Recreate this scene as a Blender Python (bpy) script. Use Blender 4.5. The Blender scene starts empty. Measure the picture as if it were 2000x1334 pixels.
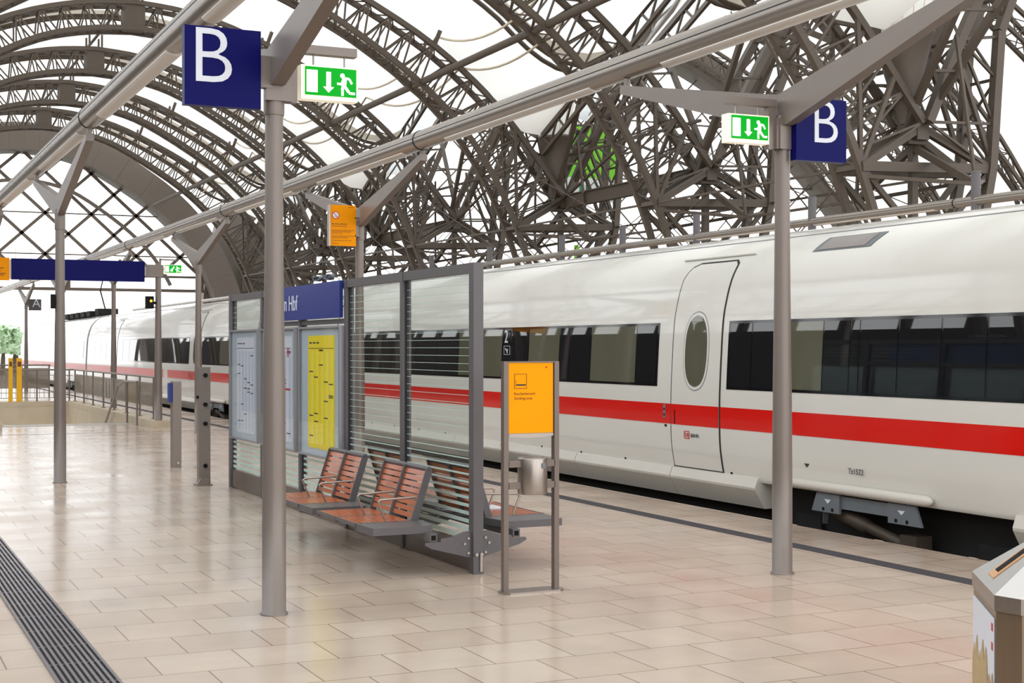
import bpy, math, random
from mathutils import Vector, Matrix
RND = random.Random(11)
sc = bpy.context.scene
C = sc.collection
PI = math.pi

# ------------------------------------------------------------------ camera, sky, exposure
cam = bpy.data.cameras.new('camera'); camo = bpy.data.objects.new('camera', cam); C.objects.link(camo)
camo.location = (0, 0, 1.7)
camo.rotation_euler = (math.radians(90), 0, math.radians(-24.9))
cam.sensor_width = 36.0; cam.lens = 2820 / 2000 * 36.0; cam.shift_y = 0.006
cam.clip_start = 0.05; cam.clip_end = 600
sc.camera = camo
w = bpy.data.worlds.new('sky'); sc.world = w; w.use_nodes = True
nt = w.node_tree; bg = nt.nodes['Background']
tc = nt.nodes.new('ShaderNodeTexCoord'); sep = nt.nodes.new('ShaderNodeSeparateXYZ')
cr = nt.nodes.new('ShaderNodeValToRGB')
nt.links.new(tc.outputs['Generated'], sep.inputs[0]); nt.links.new(sep.outputs['Z'], cr.inputs[0])
cr.color_ramp.elements[0].color = (0.97, 0.97, 0.97, 1); cr.color_ramp.elements[1].color = (0.80, 0.90, 1.0, 1)
nt.links.new(cr.outputs[0], bg.inputs[0]); bg.inputs[1].default_value = 2.5
sc.view_settings.view_transform = 'Standard'; sc.view_settings.look = 'None'
sc.view_settings.exposure = 0.0; sc.view_settings.gamma = 1.0; sc.view_settings.use_curve_mapping = False
sc.cycles.max_bounces = 10; sc.cycles.transparent_max_bounces = 24; sc.cycles.diffuse_bounces = 5
sc.cycles.glossy_bounces = 5; sc.cycles.transmission_bounces = 6; sc.cycles.caustics_reflective = False

# ------------------------------------------------------------------ materials
def srgb(r, g, b):
    f = lambda v: (v / 255 / 12.92) if v / 255 <= 0.04045 else ((v / 255 + 0.055) / 1.055) ** 2.4
    return (f(r), f(g), f(b))
MATS = {}
def mat(name, col, rough=0.5, metal=0.0, var=0.08, scale=6.0, coat=0.0, spec=0.5, bump=0.0, stretch=None):
    m = bpy.data.materials.new(name); m.use_nodes = True; n = m.node_tree; p = n.nodes['Principled BSDF']
    p.inputs['Roughness'].default_value = rough; p.inputs['Metallic'].default_value = metal
    p.inputs['Specular IOR Level'].default_value = spec; p.inputs['Coat Weight'].default_value = coat
    t = n.nodes.new('ShaderNodeTexCoord'); no = n.nodes.new('ShaderNodeTexNoise'); no.inputs['Scale'].default_value = scale
    no.inputs['Detail'].default_value = 4
    src = t.outputs['Object']
    if stretch:
        mp = n.nodes.new('ShaderNodeMapping'); mp.inputs['Scale'].default_value = stretch
        n.links.new(src, mp.inputs[0]); src = mp.outputs[0]
    n.links.new(src, no.inputs['Vector'])
    mx = n.nodes.new('ShaderNodeMix'); mx.data_type = 'RGBA'
    a = [max(0, c * (1 - var)) for c in col]; b = [min(1, c * (1 + var)) for c in col]
    mx.inputs[6].default_value = (*a, 1); mx.inputs[7].default_value = (*b, 1)
    n.links.new(no.outputs['Fac'], mx.inputs[0]); n.links.new(mx.outputs[2], p.inputs['Base Color'])
    if bump:
        bp = n.nodes.new('ShaderNodeBump'); bp.inputs['Strength'].default_value = bump; bp.inputs['Distance'].default_value = 0.01
        n.links.new(no.outputs['Fac'], bp.inputs['Height']); n.links.new(bp.outputs[0], p.inputs['Normal'])
    MATS[name] = m
    return m
def emit(name, col, strength, base=None):
    m = mat(name, base or col, 0.4)
    p = m.node_tree.nodes['Principled BSDF']
    p.inputs['Emission Color'].default_value = (*col, 1); p.inputs['Emission Strength'].default_value = strength
    return m
STEEL = mat('brown_grey_painted_steel', srgb(93, 82, 71), 0.55, 0.0, 0.12, 2.0)
STEEL2 = mat('grey_painted_fascia_steel', srgb(118, 108, 99), 0.6, 0.0, 0.06, 0.6)
COLM = mat('silver_grey_column_paint', srgb(128, 118, 111), 0.38, 0.25, 0.05, 8)
DARKG = mat('dark_grey_frame_paint', srgb(98, 94, 96), 0.42, 0.2, 0.05, 8)
LAMPM = mat('silver_lamp_tube', srgb(158, 150, 142), 0.26, 0.55, 0.05, 3)
LENS = mat('white_lamp_lens', srgb(226, 222, 216), 0.3, 0, 0.03)
SEAM = mat('black_rubber', (0.012, 0.012, 0.013), 0.6)
BLUE = mat('dark_blue_sign_enamel', srgb(5, 6, 88), 0.35, 0, 0.05, 3, spec=0.1)
BLUE2 = mat('station_blue_enamel', srgb(38, 54, 132), 0.3, 0, 0.04, 3, spec=0.25)
WLET = mat('white_lettering', srgb(222, 226, 234), 0.4, 0, 0.02)
ORANGE = mat('orange_sign_enamel', srgb(255, 160, 0), 0.5, 0, 0.03, spec=0.1)
ORANGE2 = mat('deep_orange_notice', srgb(242, 150, 0), 0.5, 0, 0.03, spec=0.1)
BROWNT = mat('brown_print', srgb(120, 62, 4), 0.5)
DARKT = mat('black_print', (0.02, 0.02, 0.022), 0.5)
REDP = mat('red_print', srgb(200, 30, 20), 0.5)
GREEN = emit('lit_green_sign', (0.0, 0.62, 0.02), 0.62, (0.0, 0.12, 0.01)); GREEN.node_tree.nodes['Principled BSDF'].inputs['Specular IOR Level'].default_value = 0.1
LITW = emit('lit_white_sign', (1.0, 1.0, 0.92), 1.05)
HOUSE = emit('lit_cream_sign_housing', (1.0, 0.93, 0.74), 0.45, srgb(240, 232, 210))
BANG = mat('bright_green_banner', srgb(120, 215, 0), 0.5, 0, 0.03)
BANW = mat('white_banner', srgb(235, 240, 238), 0.6)
BANT = mat('green_banner_print', srgb(20, 140, 90), 0.5)
TRAINW = mat('cream_white_train_paint', srgb(219, 217, 210), 0.16, 0, 0.02, 1.5, coat=0.3)
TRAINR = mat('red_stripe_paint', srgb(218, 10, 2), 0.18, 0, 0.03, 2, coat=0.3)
TRAINP = mat('pale_red_stripe_paint', srgb(222, 96, 92), 0.25, 0, 0.05, 2)  # paler red for the far part of the stripe
BAND = mat('black_window_band', (0.006, 0.006, 0.008), 0.06, 0, 0.05, spec=0.6)
PANE = mat('dark_tinted_pane', (0.008, 0.009, 0.011), 0.015, 0, 0.1, spec=0.75)
PANEO = mat('olive_tinted_pane', (0.11, 0.11, 0.075), 0.02, 0, 0.2, 1.0, spec=0.75)
SKIRT = mat('grey_white_skirt_paint', srgb(205, 200, 190), 0.35, 0, 0.06, 2)
UNDER = mat('black_underframe_grime', (0.012, 0.010, 0.009), 0.8, 0, 0.4, 4)
RUST = mat('brown_grimy_steel', srgb(84, 72, 62), 0.55, 0.3, 0.25, 6)
BRACK = mat('blue_grey_bracket_paint', srgb(112, 118, 124), 0.5, 0.1, 0.1)
POSTM = mat('dull_steel_tube', srgb(118, 106, 98), 0.4, 0.5, 0.08, 4)
ALU = mat('brushed_steel', srgb(166, 156, 148), 0.3, 0.85, 0.1, 3, stretch=(30, 30, 0.6))
LIDM = mat('gleam_whitened_steel_lid', srgb(206, 203, 200), 0.28, 0.55, 0.04, 3)  # lid steel whitened in colour to stand in for its pale reflection
STEELP = mat('warm_brushed_steel_sheet', srgb(150, 130, 110), 0.32, 0.8, 0.12, 3, stretch=(30, 30, 0.6))
WOOD = mat('varnished_orange_brown_wood', srgb(178, 92, 44), 0.28, 0, 0.25, 5, stretch=(6, 0.8, 6), coat=0.2)
KICK = mat('brown_grey_kick_plate', srgb(98, 86, 76), 0.3, 0.4, 0.1)
CONC = mat('beige_concrete', srgb(196, 182, 160), 0.8, 0, 0.18, 2.5, bump=0.3)
GRND = mat('trackbed_gravel', srgb(92, 82, 74), 0.95, 0, 0.4, 14, bump=0.6)
OUTG = mat('pale_outdoor_ground', srgb(170, 168, 160), 0.9, 0, 0.2, 0.5)
DLINE = mat('dark_grey_inlaid_stone', srgb(64, 63, 68), 0.6, 0, 0.12, 14, spec=0.2)
GRATE = mat('dark_drain_grate', srgb(132, 126, 132), 0.3, 0.75, 0.2, 10)
DARKW = mat('dark_hall_wall', srgb(66, 58, 50), 0.8, 0, 0.2, 1)
CASEB = mat('pale_blue_grey_backing', srgb(190, 204, 214), 0.3, 0, 0.04)
CASEF = mat('silver_case_frame', srgb(150, 150, 154), 0.35, 0.3, 0.04)
PAPER = mat('white_poster_paper', srgb(222, 226, 236), 0.4, 0, 0.03)
YELP = mat('yellow_timetable_paper', srgb(250, 226, 0), 0.4, 0, 0.06, 3)
YELC = mat('pale_yellow_print_column', srgb(252, 236, 70), 0.4, 0, 0.05)
YELPOST = mat('yellow_enamel_post', srgb(240, 180, 0), 0.4, 0, 0.05)
LEAF = mat('glare_paled_leaves', srgb(196, 216, 180), 0.7, 0, 0.25, 2)  # leaf green lightened in colour to imitate washed-out outdoor glare
BARK = mat('brown_bark', srgb(90, 75, 60), 0.9, 0, 0.3, 5)
BLACKM = mat('black_plastic', (0.008, 0.008, 0.008), 0.6, spec=0.15)
REDL = emit('lit_orange_lamp', (1.0, 0.35, 0.02), 3.0)
CREAM = mat('cream_fabric_edge', srgb(236, 224, 200), 0.8, 0, 0.06, 2)
PHOTOB = mat('tan_printed_leaves', srgb(180, 152, 100), 0.4, 0, 0.35, 14)
MESHM = mat('perforated_grey_sheet', srgb(140, 128, 118), 0.5, 0.3, 0.1)

def floor_mat():
    m = bpy.data.materials.new('beige_paving_slabs'); m.use_nodes = True; n = m.node_tree; p = n.nodes['Principled BSDF']
    t = n.nodes.new('ShaderNodeTexCoord'); mp = n.nodes.new('ShaderNodeMapping'); mp.inputs['Location'].default_value = (-1.51 + 0.48 * 20, -8.045 + 0.485 * 80, 0)
    br = n.nodes.new('ShaderNodeTexBrick'); br.offset = 0.5; br.offset_frequency = 2; br.squash_frequency = 1; br.squash = 1
    br.inputs['Scale'].default_value = 1.0; br.inputs['Brick Width'].default_value = 0.48; br.inputs['Row Height'].default_value = 0.485
    br.inputs['Mortar Size'].default_value = 0.0045; br.inputs['Mortar Smooth'].default_value = 0.2; br.inputs['Bias'].default_value = 0
    br.inputs['Color1'].default_value = (*srgb(190, 170, 152), 1); br.inputs['Color2'].default_value = (*srgb(199, 181, 164), 1)
    br.inputs['Mortar'].default_value = (*srgb(136, 110, 88), 1)
    n.links.new(t.outputs['Object'], mp.inputs[0]); n.links.new(mp.outputs[0], br.inputs['Vector'])
    no = n.nodes.new('ShaderNodeTexNoise'); no.inputs['Scale'].default_value = 1.3; no.inputs['Detail'].default_value = 8
    n.links.new(t.outputs['Object'], no.inputs['Vector'])
    sp = n.nodes.new('ShaderNodeTexNoise'); sp.inputs['Scale'].default_value = 160; sp.inputs['Detail'].default_value = 2
    n.links.new(t.outputs['Object'], sp.inputs['Vector'])
    hs = n.nodes.new('ShaderNodeMix'); hs.data_type = 'RGBA'; hs.blend_type = 'MULTIPLY'; hs.inputs[0].default_value = 1
    rm = n.nodes.new('ShaderNodeMapRange'); rm.inputs[1].default_value = 0.3; rm.inputs[2].default_value = 0.7; rm.inputs[3].default_value = 0.90; rm.inputs[4].default_value = 1.04
    n.links.new(no.outputs['Fac'], rm.inputs[0]); n.links.new(br.outputs['Color'], hs.inputs[6]); n.links.new(rm.outputs[0], hs.inputs[7])
    h2 = n.nodes.new('ShaderNodeMix'); h2.data_type = 'RGBA'; h2.blend_type = 'MULTIPLY'; h2.inputs[0].default_value = 1
    r3 = n.nodes.new('ShaderNodeMapRange'); r3.inputs[1].default_value = 0.3; r3.inputs[2].default_value = 0.7; r3.inputs[3].default_value = 0.94; r3.inputs[4].default_value = 1.03
    n.links.new(sp.outputs['Fac'], r3.inputs[0]); n.links.new(hs.outputs[2], h2.inputs[6]); n.links.new(r3.outputs[0], h2.inputs[7])
    n.links.new(h2.outputs[2], p.inputs['Base Color'])
    rr = n.nodes.new('ShaderNodeMapRange'); rr.inputs[1].default_value = 0.3; rr.inputs[2].default_value = 0.7; rr.inputs[3].default_value = 0.13; rr.inputs[4].default_value = 0.25
    n.links.new(no.outputs['Fac'], rr.inputs[0]); n.links.new(rr.outputs[0], p.inputs['Roughness'])
    bp = n.nodes.new('ShaderNodeBump'); bp.inputs['Strength'].default_value = 0.5; bp.inputs['Distance'].default_value = 0.003; bp.invert = True
    n.links.new(br.outputs['Fac'], bp.inputs['Height']); n.links.new(bp.outputs[0], p.inputs['Normal'])
    p.inputs['Specular IOR Level'].default_value = 0.5
    return m
FLOOR = floor_mat()

def fabric_mat(name, tr, df, seams=False):
    m = bpy.data.materials.new(name); m.use_nodes = True; n = m.node_tree; n.nodes.remove(n.nodes['Principled BSDF'])
    out = n.nodes['Material Output']; a = n.nodes.new('ShaderNodeBsdfTranslucent'); b = n.nodes.new('ShaderNodeBsdfDiffuse'); ad = n.nodes.new('ShaderNodeAddShader')
    no = n.nodes.new('ShaderNodeTexNoise'); no.inputs['Scale'].default_value = 0.4
    t = n.nodes.new('ShaderNodeTexCoord'); n.links.new(t.outputs['Object'], no.inputs['Vector'])
    mx = n.nodes.new('ShaderNodeMix'); mx.data_type = 'RGBA'; mx.inputs[6].default_value = (*[c * 0.94 for c in tr], 1); mx.inputs[7].default_value = (*tr, 1)
    n.links.new(no.outputs['Fac'], mx.inputs[0]); n.links.new(mx.outputs[2], a.inputs[0]); b.inputs[0].default_value = (*df, 1)
    n.links.new(a.outputs[0], ad.inputs[0]); n.links.new(b.outputs[0], ad.inputs[1]); n.links.new(ad.outputs[0], out.inputs[0])
    return m
MEMB = fabric_mat('white_translucent_membrane', (0.55, 0.52, 0.48), (0.40, 0.40, 0.39))
MEMB2 = fabric_mat('cream_translucent_membrane', (0.30, 0.275, 0.235), (0.40, 0.38, 0.34))

def glass_mat(name, tint, refl=1.5, extra=0.0, rough=0.0):
    m = bpy.data.materials.new(name); m.use_nodes = True; n = m.node_tree; n.nodes.remove(n.nodes['Principled BSDF'])
    out = n.nodes['Material Output']; tr = n.nodes.new('ShaderNodeBsdfTransparent'); tr.inputs[0].default_value = (*tint, 1)
    gl = n.nodes.new('ShaderNodeBsdfGlossy'); gl.inputs['Roughness'].default_value = rough; gl.inputs[0].default_value = (0.95, 1, 0.98, 1)
    fr = n.nodes.new('ShaderNodeFresnel'); fr.inputs[0].default_value = refl
    mx = n.nodes.new('ShaderNodeMixShader'); ge = n.nodes.new('ShaderNodeNewGeometry'); fm = n.nodes.new('ShaderNodeMath'); fm.operation = 'SUBTRACT'; fm.inputs[0].default_value = 1.0
    n.links.new(ge.outputs['Backfacing'], fm.inputs[1]); f2 = n.nodes.new('ShaderNodeMath'); f2.operation = 'MULTIPLY'
    n.links.new(fr.outputs[0], f2.inputs[0]); n.links.new(fm.outputs[0], f2.inputs[1])
    n.links.new(f2.outputs[0], mx.inputs[0]); n.links.new(tr.outputs[0], mx.inputs[1]); n.links.new(gl.outputs[0], mx.inputs[2])
    if extra:
        df = n.nodes.new('ShaderNodeBsdfDiffuse'); df.inputs[0].default_value = (0.62, 0.74, 0.68, 1)
        no = n.nodes.new('ShaderNodeTexNoise'); no.inputs['Scale'].default_value = 30
        rm = n.nodes.new('ShaderNodeMapRange'); rm.inputs[3].default_value = extra - 0.05; rm.inputs[4].default_value = extra + 0.05
        n.links.new(no.outputs['Fac'], rm.inputs[0])
        m2 = n.nodes.new('ShaderNodeMixShader'); n.links.new(rm.outputs[0], m2.inputs[0])
        n.links.new(mx.outputs[0], m2.inputs[1]); n.links.new(df.outputs[0], m2.inputs[2]); n.links.new(m2.outputs[0], out.inputs[0])
    else:
        n.links.new(mx.outputs[0], out.inputs[0])
    return m
GLASS = glass_mat('greenish_clear_glass', (0.95, 0.972, 0.962), 1.45)
GLASSC = glass_mat('clear_case_glass', (0.985, 0.99, 0.992), 1.35)
FROST = glass_mat('frosted_glass_stripe', (0.80, 0.90, 0.86), 1.4, 0.72)
PERF = glass_mat('perforated_sheet', (0.6, 0.58, 0.56), 1.1, 0.5)
PERF.node_tree.nodes['Diffuse BSDF'].inputs[0].default_value = (*srgb(170, 158, 146), 1)

# ------------------------------------------------------------------ mesh helpers
class MB:
    def __init__(s): s.v = []; s.f = []; s.sm = []
    def add(s, vs, fs, smooth=False):
        b = len(s.v); s.v += [tuple(v) for v in vs]; s.f += [tuple(i + b for i in f) for f in fs]; s.sm += [smooth] * len(fs); return s
    def box(s, x0, x1, y0, y1, z0, z1):
        v = [(x, y, z) for z in (z0, z1) for y in (y0, y1) for x in (x0, x1)]
        return s.add(v, [(0, 2, 3, 1), (4, 5, 7, 6), (0, 1, 5, 4), (2, 6, 7, 3), (0, 4, 6, 2), (1, 3, 7, 5)])
    def bar(s, p, q, wd, ht=None, up=(0, 0, 1), w2=None, h2=None):
        p = Vector(p); q = Vector(q); d = q - p
        if d.length < 1e-6: return s
        d.normalize(); u = Vector(up)
        if abs(d.dot(u)) > 0.98: u = Vector((0, 1, 0))
        sd = d.cross(u).normalized(); u = sd.cross(d)
        ht = wd if ht is None else ht; w2 = wd if w2 is None else w2; h2 = ht if h2 is None else h2
        v = []
        for c, a, b in ((p, wd, ht), (q, w2, h2)):
            v += [c + sd * (i * a / 2) + u * (j * b / 2) for i, j in ((-1, -1), (1, -1), (1, 1), (-1, 1))]
        return s.add(v, [(0, 1, 2, 3), (4, 7, 6, 5), (0, 4, 5, 1), (1, 5, 6, 2), (2, 6, 7, 3), (3, 7, 4, 0)])
    def tube(s, pts, r, n=12, smooth=True, cap=True):
        pts = [Vector(p) for p in pts]; k = len(pts); rs = r if isinstance(r, (list, tuple)) else [r] * k
        vs = []; fs = []; prev = None
        for i, p in enumerate(pts):
            d = ((pts[min(i + 1, k - 1)] - pts[max(i - 1, 0)])).normalized()
            if prev is None:
                u = Vector((0, 0, 1)) if abs(d.z) < 0.95 else Vector((0, 1, 0)); a = d.cross(u).normalized()
            else:
                a = (prev - d * prev.dot(d)).normalized()
            prev = a; b = d.cross(a)
            vs += [p + (a * math.cos(2 * PI * j / n) + b * math.sin(2 * PI * j / n)) * rs[i] for j in range(n)]
        for i in range(k - 1):
            for j in range(n):
                fs.append((i * n + j, i * n + (j + 1) % n, (i + 1) * n + (j + 1) % n, (i + 1) * n + j))
        s.add(vs, fs, smooth)
        if cap:
            s.add(vs[:n], [tuple(range(n))[::-1]]); s.add(vs[-n:], [tuple(range(n))])
        return s
    def lathe(s, cx, cy, prof, n=28, smooth=True):
        vs = []; fs = []
        for r, z in prof: vs += [(cx + r * math.cos(2 * PI * j / n), cy + r * math.sin(2 * PI * j / n), z) for j in range(n)]
        for i in range(len(prof) - 1):
            for j in range(n): fs.append((i * n + j, i * n + (j + 1) % n, (i + 1) * n + (j + 1) % n, (i + 1) * n + j))
        s.add(vs, fs, smooth)
        s.add(vs[:n], [tuple(range(n))[::-1]]); s.add(vs[-n:], [tuple(range(n))]); return s
    def prism(s, poly, fn0, fn1, smooth=False):      # poly of 2-D points, fn maps them to the two end faces
        n = len(poly); v = [fn0(*p) for p in poly] + [fn1(*p) for p in poly]
        s.add(v, [(i, (i + 1) % n, (i + 1) % n + n, i + n) for i in range(n)], smooth)
        s.add(v[:n], [tuple(range(n))[::-1]]); s.add(v[n:], [tuple(range(n))]); return s
    def build(s, name, m, parent=None, sm=None):
        org = Vector((0, 0, 0)); q = parent; Mx = Matrix.Identity(4)
        chain = []
        while q is not None: chain.append(q); q = q.parent
        for q in reversed(chain): Mx = Mx @ Matrix.LocRotScale(q.location, q.rotation_euler, q.scale)
        inv = Mx.inverted()
        me = bpy.data.meshes.new(name); me.from_pydata([inv @ Vector(v) for v in s.v], [], s.f); me.materials.append(m)
        me.polygons.foreach_set('use_smooth', s.sm if sm is None else [sm] * len(s.f))
        me.validate(); me.update()
        o = bpy.data.objects.new(name, me); C.objects.link(o)
        if parent is not None: o.parent = parent
        return o
def tag(o, label, cat, group=None, kind=None):
    o['label'] = label; o['category'] = cat
    if group: o['group'] = group
    if kind: o['kind'] = kind
    return o
def struct(o, label=None, cat=None):
    o['kind'] = 'structure'
    if label: o['label'] = label; o['category'] = cat
    return o
def thing(name, label, cat, loc=(0, 0, 0), rz=0, group=None):
    o = bpy.data.objects.new(name, None); C.objects.link(o); o.location = loc; o.rotation_euler = (0, 0, rz)
    o.empty_display_size = 0.2
    return tag(o, label, cat, group)
def copy_tree(o, parent=None, loc=None, label=None):
    c = o.copy(); C.objects.link(c); c.parent = parent
    if loc is not None: c.location = loc
    if label: c['label'] = label
    for ch in list(o.children): copy_tree(ch, c)
    return c
def text(name, s, size, m, parent, loc, face='S', depth=0.003, align='LEFT', sx=1.0, shear=0.0, thin=0.0):
    cu = bpy.data.curves.new('t', 'FONT'); cu.body = s; cu.size = size; cu.extrude = depth / 2; cu.align_x = align; cu.shear = shear; cu.offset = -thin; cu.resolution_u = 4
    to = bpy.data.objects.new('t', cu); me = bpy.data.meshes.new_from_object(to); bpy.data.objects.remove(to); bpy.data.curves.remove(cu)
    Mr = {'S': Matrix(((1, 0, 0), (0, 0, -1), (0, 1, 0))), 'W': Matrix(((0, 0, -1), (-1, 0, 0), (0, 1, 0)))}[face]
    b = MB(); L = Vector(loc)
    b.add([L + Mr @ Vector((v.co.x * sx, v.co.y, v.co.z)) for v in me.vertices], [tuple(p.vertices) for p in me.polygons])
    bpy.data.meshes.remove(me)
    return b.build(name, m, parent)
def smooth_pts(P, n):
    out = []
    for i in range(len(P) - 1):
        p0 = P[max(i - 1, 0)]; p1 = P[i]; p2 = P[i + 1]; p3 = P[min(i + 2, len(P) - 1)]
        for k in range(n):
            t = k / n
            out.append(tuple(0.5 * (2 * b + (c - a) * t + (2 * a - 5 * b + 4 * c - d) * t * t + (3 * b - a - 3 * c + d) * t ** 3) for a, b, c, d in zip(p0, p1, p2, p3)))
    out.append(tuple(P[-1])); return out
ORD = ['first', 'second', 'third', 'fourth', 'fifth', 'sixth', 'seventh', 'eighth', 'ninth', 'tenth', 'eleventh', 'twelfth']

# ------------------------------------------------------------------ ground and platform
HX0, HX1, HY0, HY1 = 2.95, 5.95, 33.4, 43.3           # stair opening
EDGE = 8.29
b = MB()
for x0, x1, y0, y1 in ((-1.2, EDGE, -14, HY0), (-1.2, HX0, HY0, HY1), (HX1, EDGE, HY0, HY1), (-1.2, EDGE, HY1, 108)): b.box(x0, x1, y0, y1, -0.745, 0)
struct(b.build('floor', FLOOR), 'beige paved station platform under columns and shelter', 'floor')
struct(MB().box(14.6, 22, -14, 108, -0.745, 0).build('floor', FLOOR), 'paved neighbouring platform behind the train', 'floor')
b = MB().box(-8, HX0 - 0.3, -16, 112, -1.0, -0.75).box(HX1 + 0.3, 100, -16, 112, -1.0, -0.75).box(HX0 - 0.3, HX1 + 0.3, -16, HY0 - 0.3, -1.0, -0.75).box(HX0 - 0.3, HX1 + 0.3, HY1 + 0.3, 112, -1.0, -0.75)
struct(b.build('ground', GRND), 'dark gravel trackbed between the platforms', 'ground')
struct(MB().box(-150, 250, 112, 420, -1.0, -0.75).build('ground', OUTG), 'pale open ground outside the hall gable', 'ground')
struct(MB().box(7.335, 7.515, -14, 108, 0.0, 0.002).build('trim_1', DLINE), 'dark grey inlaid warning line along platform edge', 'floor line')
struct(MB().box(HX0 - 1.2, 8.2, 29.55, 29.6, 0.0, 0.002).build('trim_2', DLINE), 'thin dark floor joint across the platform before the stairs', 'floor line')
struct(MB().box(HX0, HX1, HY0 - 0.9, HY0 - 0.12, 0.0, 0.003).build('trim_3', mat('grey_tactile_stone', srgb(176, 168, 160), 0.5)), 'grey stone strip at the top of the stairs', 'floor strip')
# drain grate
g = thing('drain_grate', 'dark slotted steel drain grate running along the tiled floor, lower left', 'drain', (1.135, 10, 0))
MB().box(0.985, 1.285, 4, 29, 0.0, 0.002).build('channel', UNDER, g)
b = MB()
for i in range(10): b.box(0.985 + i * 0.0317, 0.985 + i * 0.0317 + 0.0165, 4, 29, 0.002, 0.012)
for i in range(50): b.box(0.985, 1.285, 4 + i * 0.5, 4.012 + i * 0.5, 0.002, 0.0095)
b.build('slats', GRATE, g)
# stairs opening
b = MB().box(HX0 + 0.01, HX1 - 0.01, HY1 - 0.012, HY1 + 0.29, -4, 0.001).box(HX0 - 0.29, HX0 + 0.012, HY0, HY1, -4, 0.001).box(HX1 - 0.012, HX1 + 0.29, HY0, HY1, -4, 0.001)
b2 = MB().box(HX0, HX1, HY0 - 0.3, HY0, -4, -0.002)
struct(b.build('wall_stairwell', CONC), 'beige concrete walls lining the stair opening', 'wall')
for i in range(18): b2.box(HX0 + 0.01, HX1 - 0.01, HY0 + i * 0.33, HY0 + (i + 1) * 0.33, -4, -0.17 * (i + 1))
struct(b2.build('stairs', CONC), 'concrete stairs descending from the platform', 'stairs')
struct(MB().box(HX1 + 0.0, HX1 + 0.4, 30.9, HY1 + 0.3, 0.0, 0.15).box(HX0 - 0.4, HX0, 30.9, HY1 + 0.3, 0.0, 0.15).box(HX0, HX1, HY1, HY1 + 0.35, 0.0, 0.15).build('trim_4', CONC), 'low concrete kerb around the stair opening', 'kerb')

# ------------------------------------------------------------------ roof of the side hall
AX0 = 11.4
FR = [20.6, 31.0, 41.4, 52.2, 63.4, 74.0, 83.8, 93.8]
LOW = smooth_pts([(11.4, 15.4), (13.6, 15.18), (15.9, 14.45), (19.3, 12.45), (21.5, 10.65), (23.0, 8.75), (24.2, 6.45), (25.2, 3.4), (25.9, -0.75)], 4)
UPP = smooth_pts([(11.4, 16.5), (13.7, 16.27), (16.4, 15.5), (20.0, 13.75), (22.4, 12.05), (24.0, 10.5), (25.3, 8.95), (26.3, 7.75)], 4)
def resample(P, n):
    L = [0]
    for i in range(1, len(P)): L.append(L[-1] + math.dist(P[i - 1], P[i]))
    out = []
    j = 0
    for k in range(n + 1):
        t = L[-1] * k / n
        while j < len(P) - 2 and L[j + 1] < t: j += 1
        f = (t - L[j]) / max(L[j + 1] - L[j], 1e-9)
        out.append(tuple(a + (c - a) * min(f, 1) for a, c in zip(P[j], P[j + 1])))
    return out
# stop the lacing of the lower chord where the pier begins
LOWL = [p for p in LOW if p[1] > 6.2]
NB = 18
def make_arch(nm, label, cat, grp, low, upp, lowfull, ax, half=0.52, cw=0.19, lw=0.062, nb=NB, plate=True, mirror=True):
    """a box truss: four chords in two planes, laced on four sides; spans both sides of ax"""
    root = thing(nm, label, cat, (ax, 0, 0), 0, grp)
    lo = resample(low, nb); up = resample(upp, nb)
    sides = (1, -1) if mirror else (1,)
    mx = lambda p, s: (ax + s * (p[0] - ax), p[1])
    for nmc, pts in (('lower_chord', lowfull), ('upper_chord', upp)):
        for yy in (-half, half):
            b = MB()
            for s in sides:
                for p, q in zip(pts[:-1], pts[1:]):
                    p, q = mx(p, s), mx(q, s); b.bar((p[0], yy, p[1]), (q[0], yy, q[1]), cw, cw, (0, 1, 0))
            b.build(nmc, STEEL, root)
    b = MB()
    for s in sides:
        for yy in (-half, half):
            for i in range(nb):
                l0, l1, u0, u1 = (mx(p, s) for p in (lo[i], lo[i + 1], up[i], up[i + 1]))
                m_ = ((l0[0] + l1[0]) / 2, (l0[1] + l1[1]) / 2)
                b.bar((u0[0], yy, u0[1]), (m_[0], yy, m_[1]), lw); b.bar((m_[0], yy, m_[1]), (u1[0], yy, u1[1]), lw)
                b.bar((l1[0], yy, l1[1]), (u1[0], yy, u1[1]), lw * 0.9)
        for pts in (lo, up):
            for i in range(nb):
                a, c = mx(pts[i], s), mx(pts[i + 1], s); m_ = ((a[0] + c[0]) / 2, (a[1] + c[1]) / 2)
                b.bar((a[0], -half, a[1]), (m_[0], half, m_[1]), lw * 0.8); b.bar((m_[0], half, m_[1]), (c[0], -half, c[1]), lw * 0.8)
                b.bar((c[0], -half, c[1]), (c[0], half, c[1]), lw)
    b.build('lattice', STEEL, root)
    if plate:
        zl, zu = low[0][1], upp[0][1]
        MB().box(ax - 0.42, ax + 0.42, -half - 0.03, half + 0.03, zl - 0.05, zu + 0.02).build('crown_plate', STEEL, root)
        for dx in (-0.3, 0.3):
            for yy in (-half, half): MB().bar((ax + dx, yy, zu), (ax + dx, yy, zu + 0.7), 0.09).build('crown_post', STEEL, root)
    # brackets that carry the membrane seams
    for s in sides if plate else ():
        for i in (6, 10, 14):
            for w_ in (-1, 1):
                p = mx(up[i], s); MB().bar((p[0], w_ * half, p[1]), (p[0] + s * 0.15, w_ * (half + 0.25), p[1] + 0.55), 0.09, 0.14).build('membrane_bracket', STEEL, root)
    return root
A0 = make_arch('roof_arch', 'x', 'roof arch', 'lattice roof arches over the platform', LOWL, UPP, LOW, AX0)
A0.location = (AX0, FR[-1], 0)
for i, y in enumerate(reversed(FR)):
    lab = 'brown lattice arch over the platform, %s one from the glazed gable' % ORD[i]
    if i == 0: A0['label'] = lab
    else: copy_tree(A0, None, (AX0, y, 0), lab)

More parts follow.
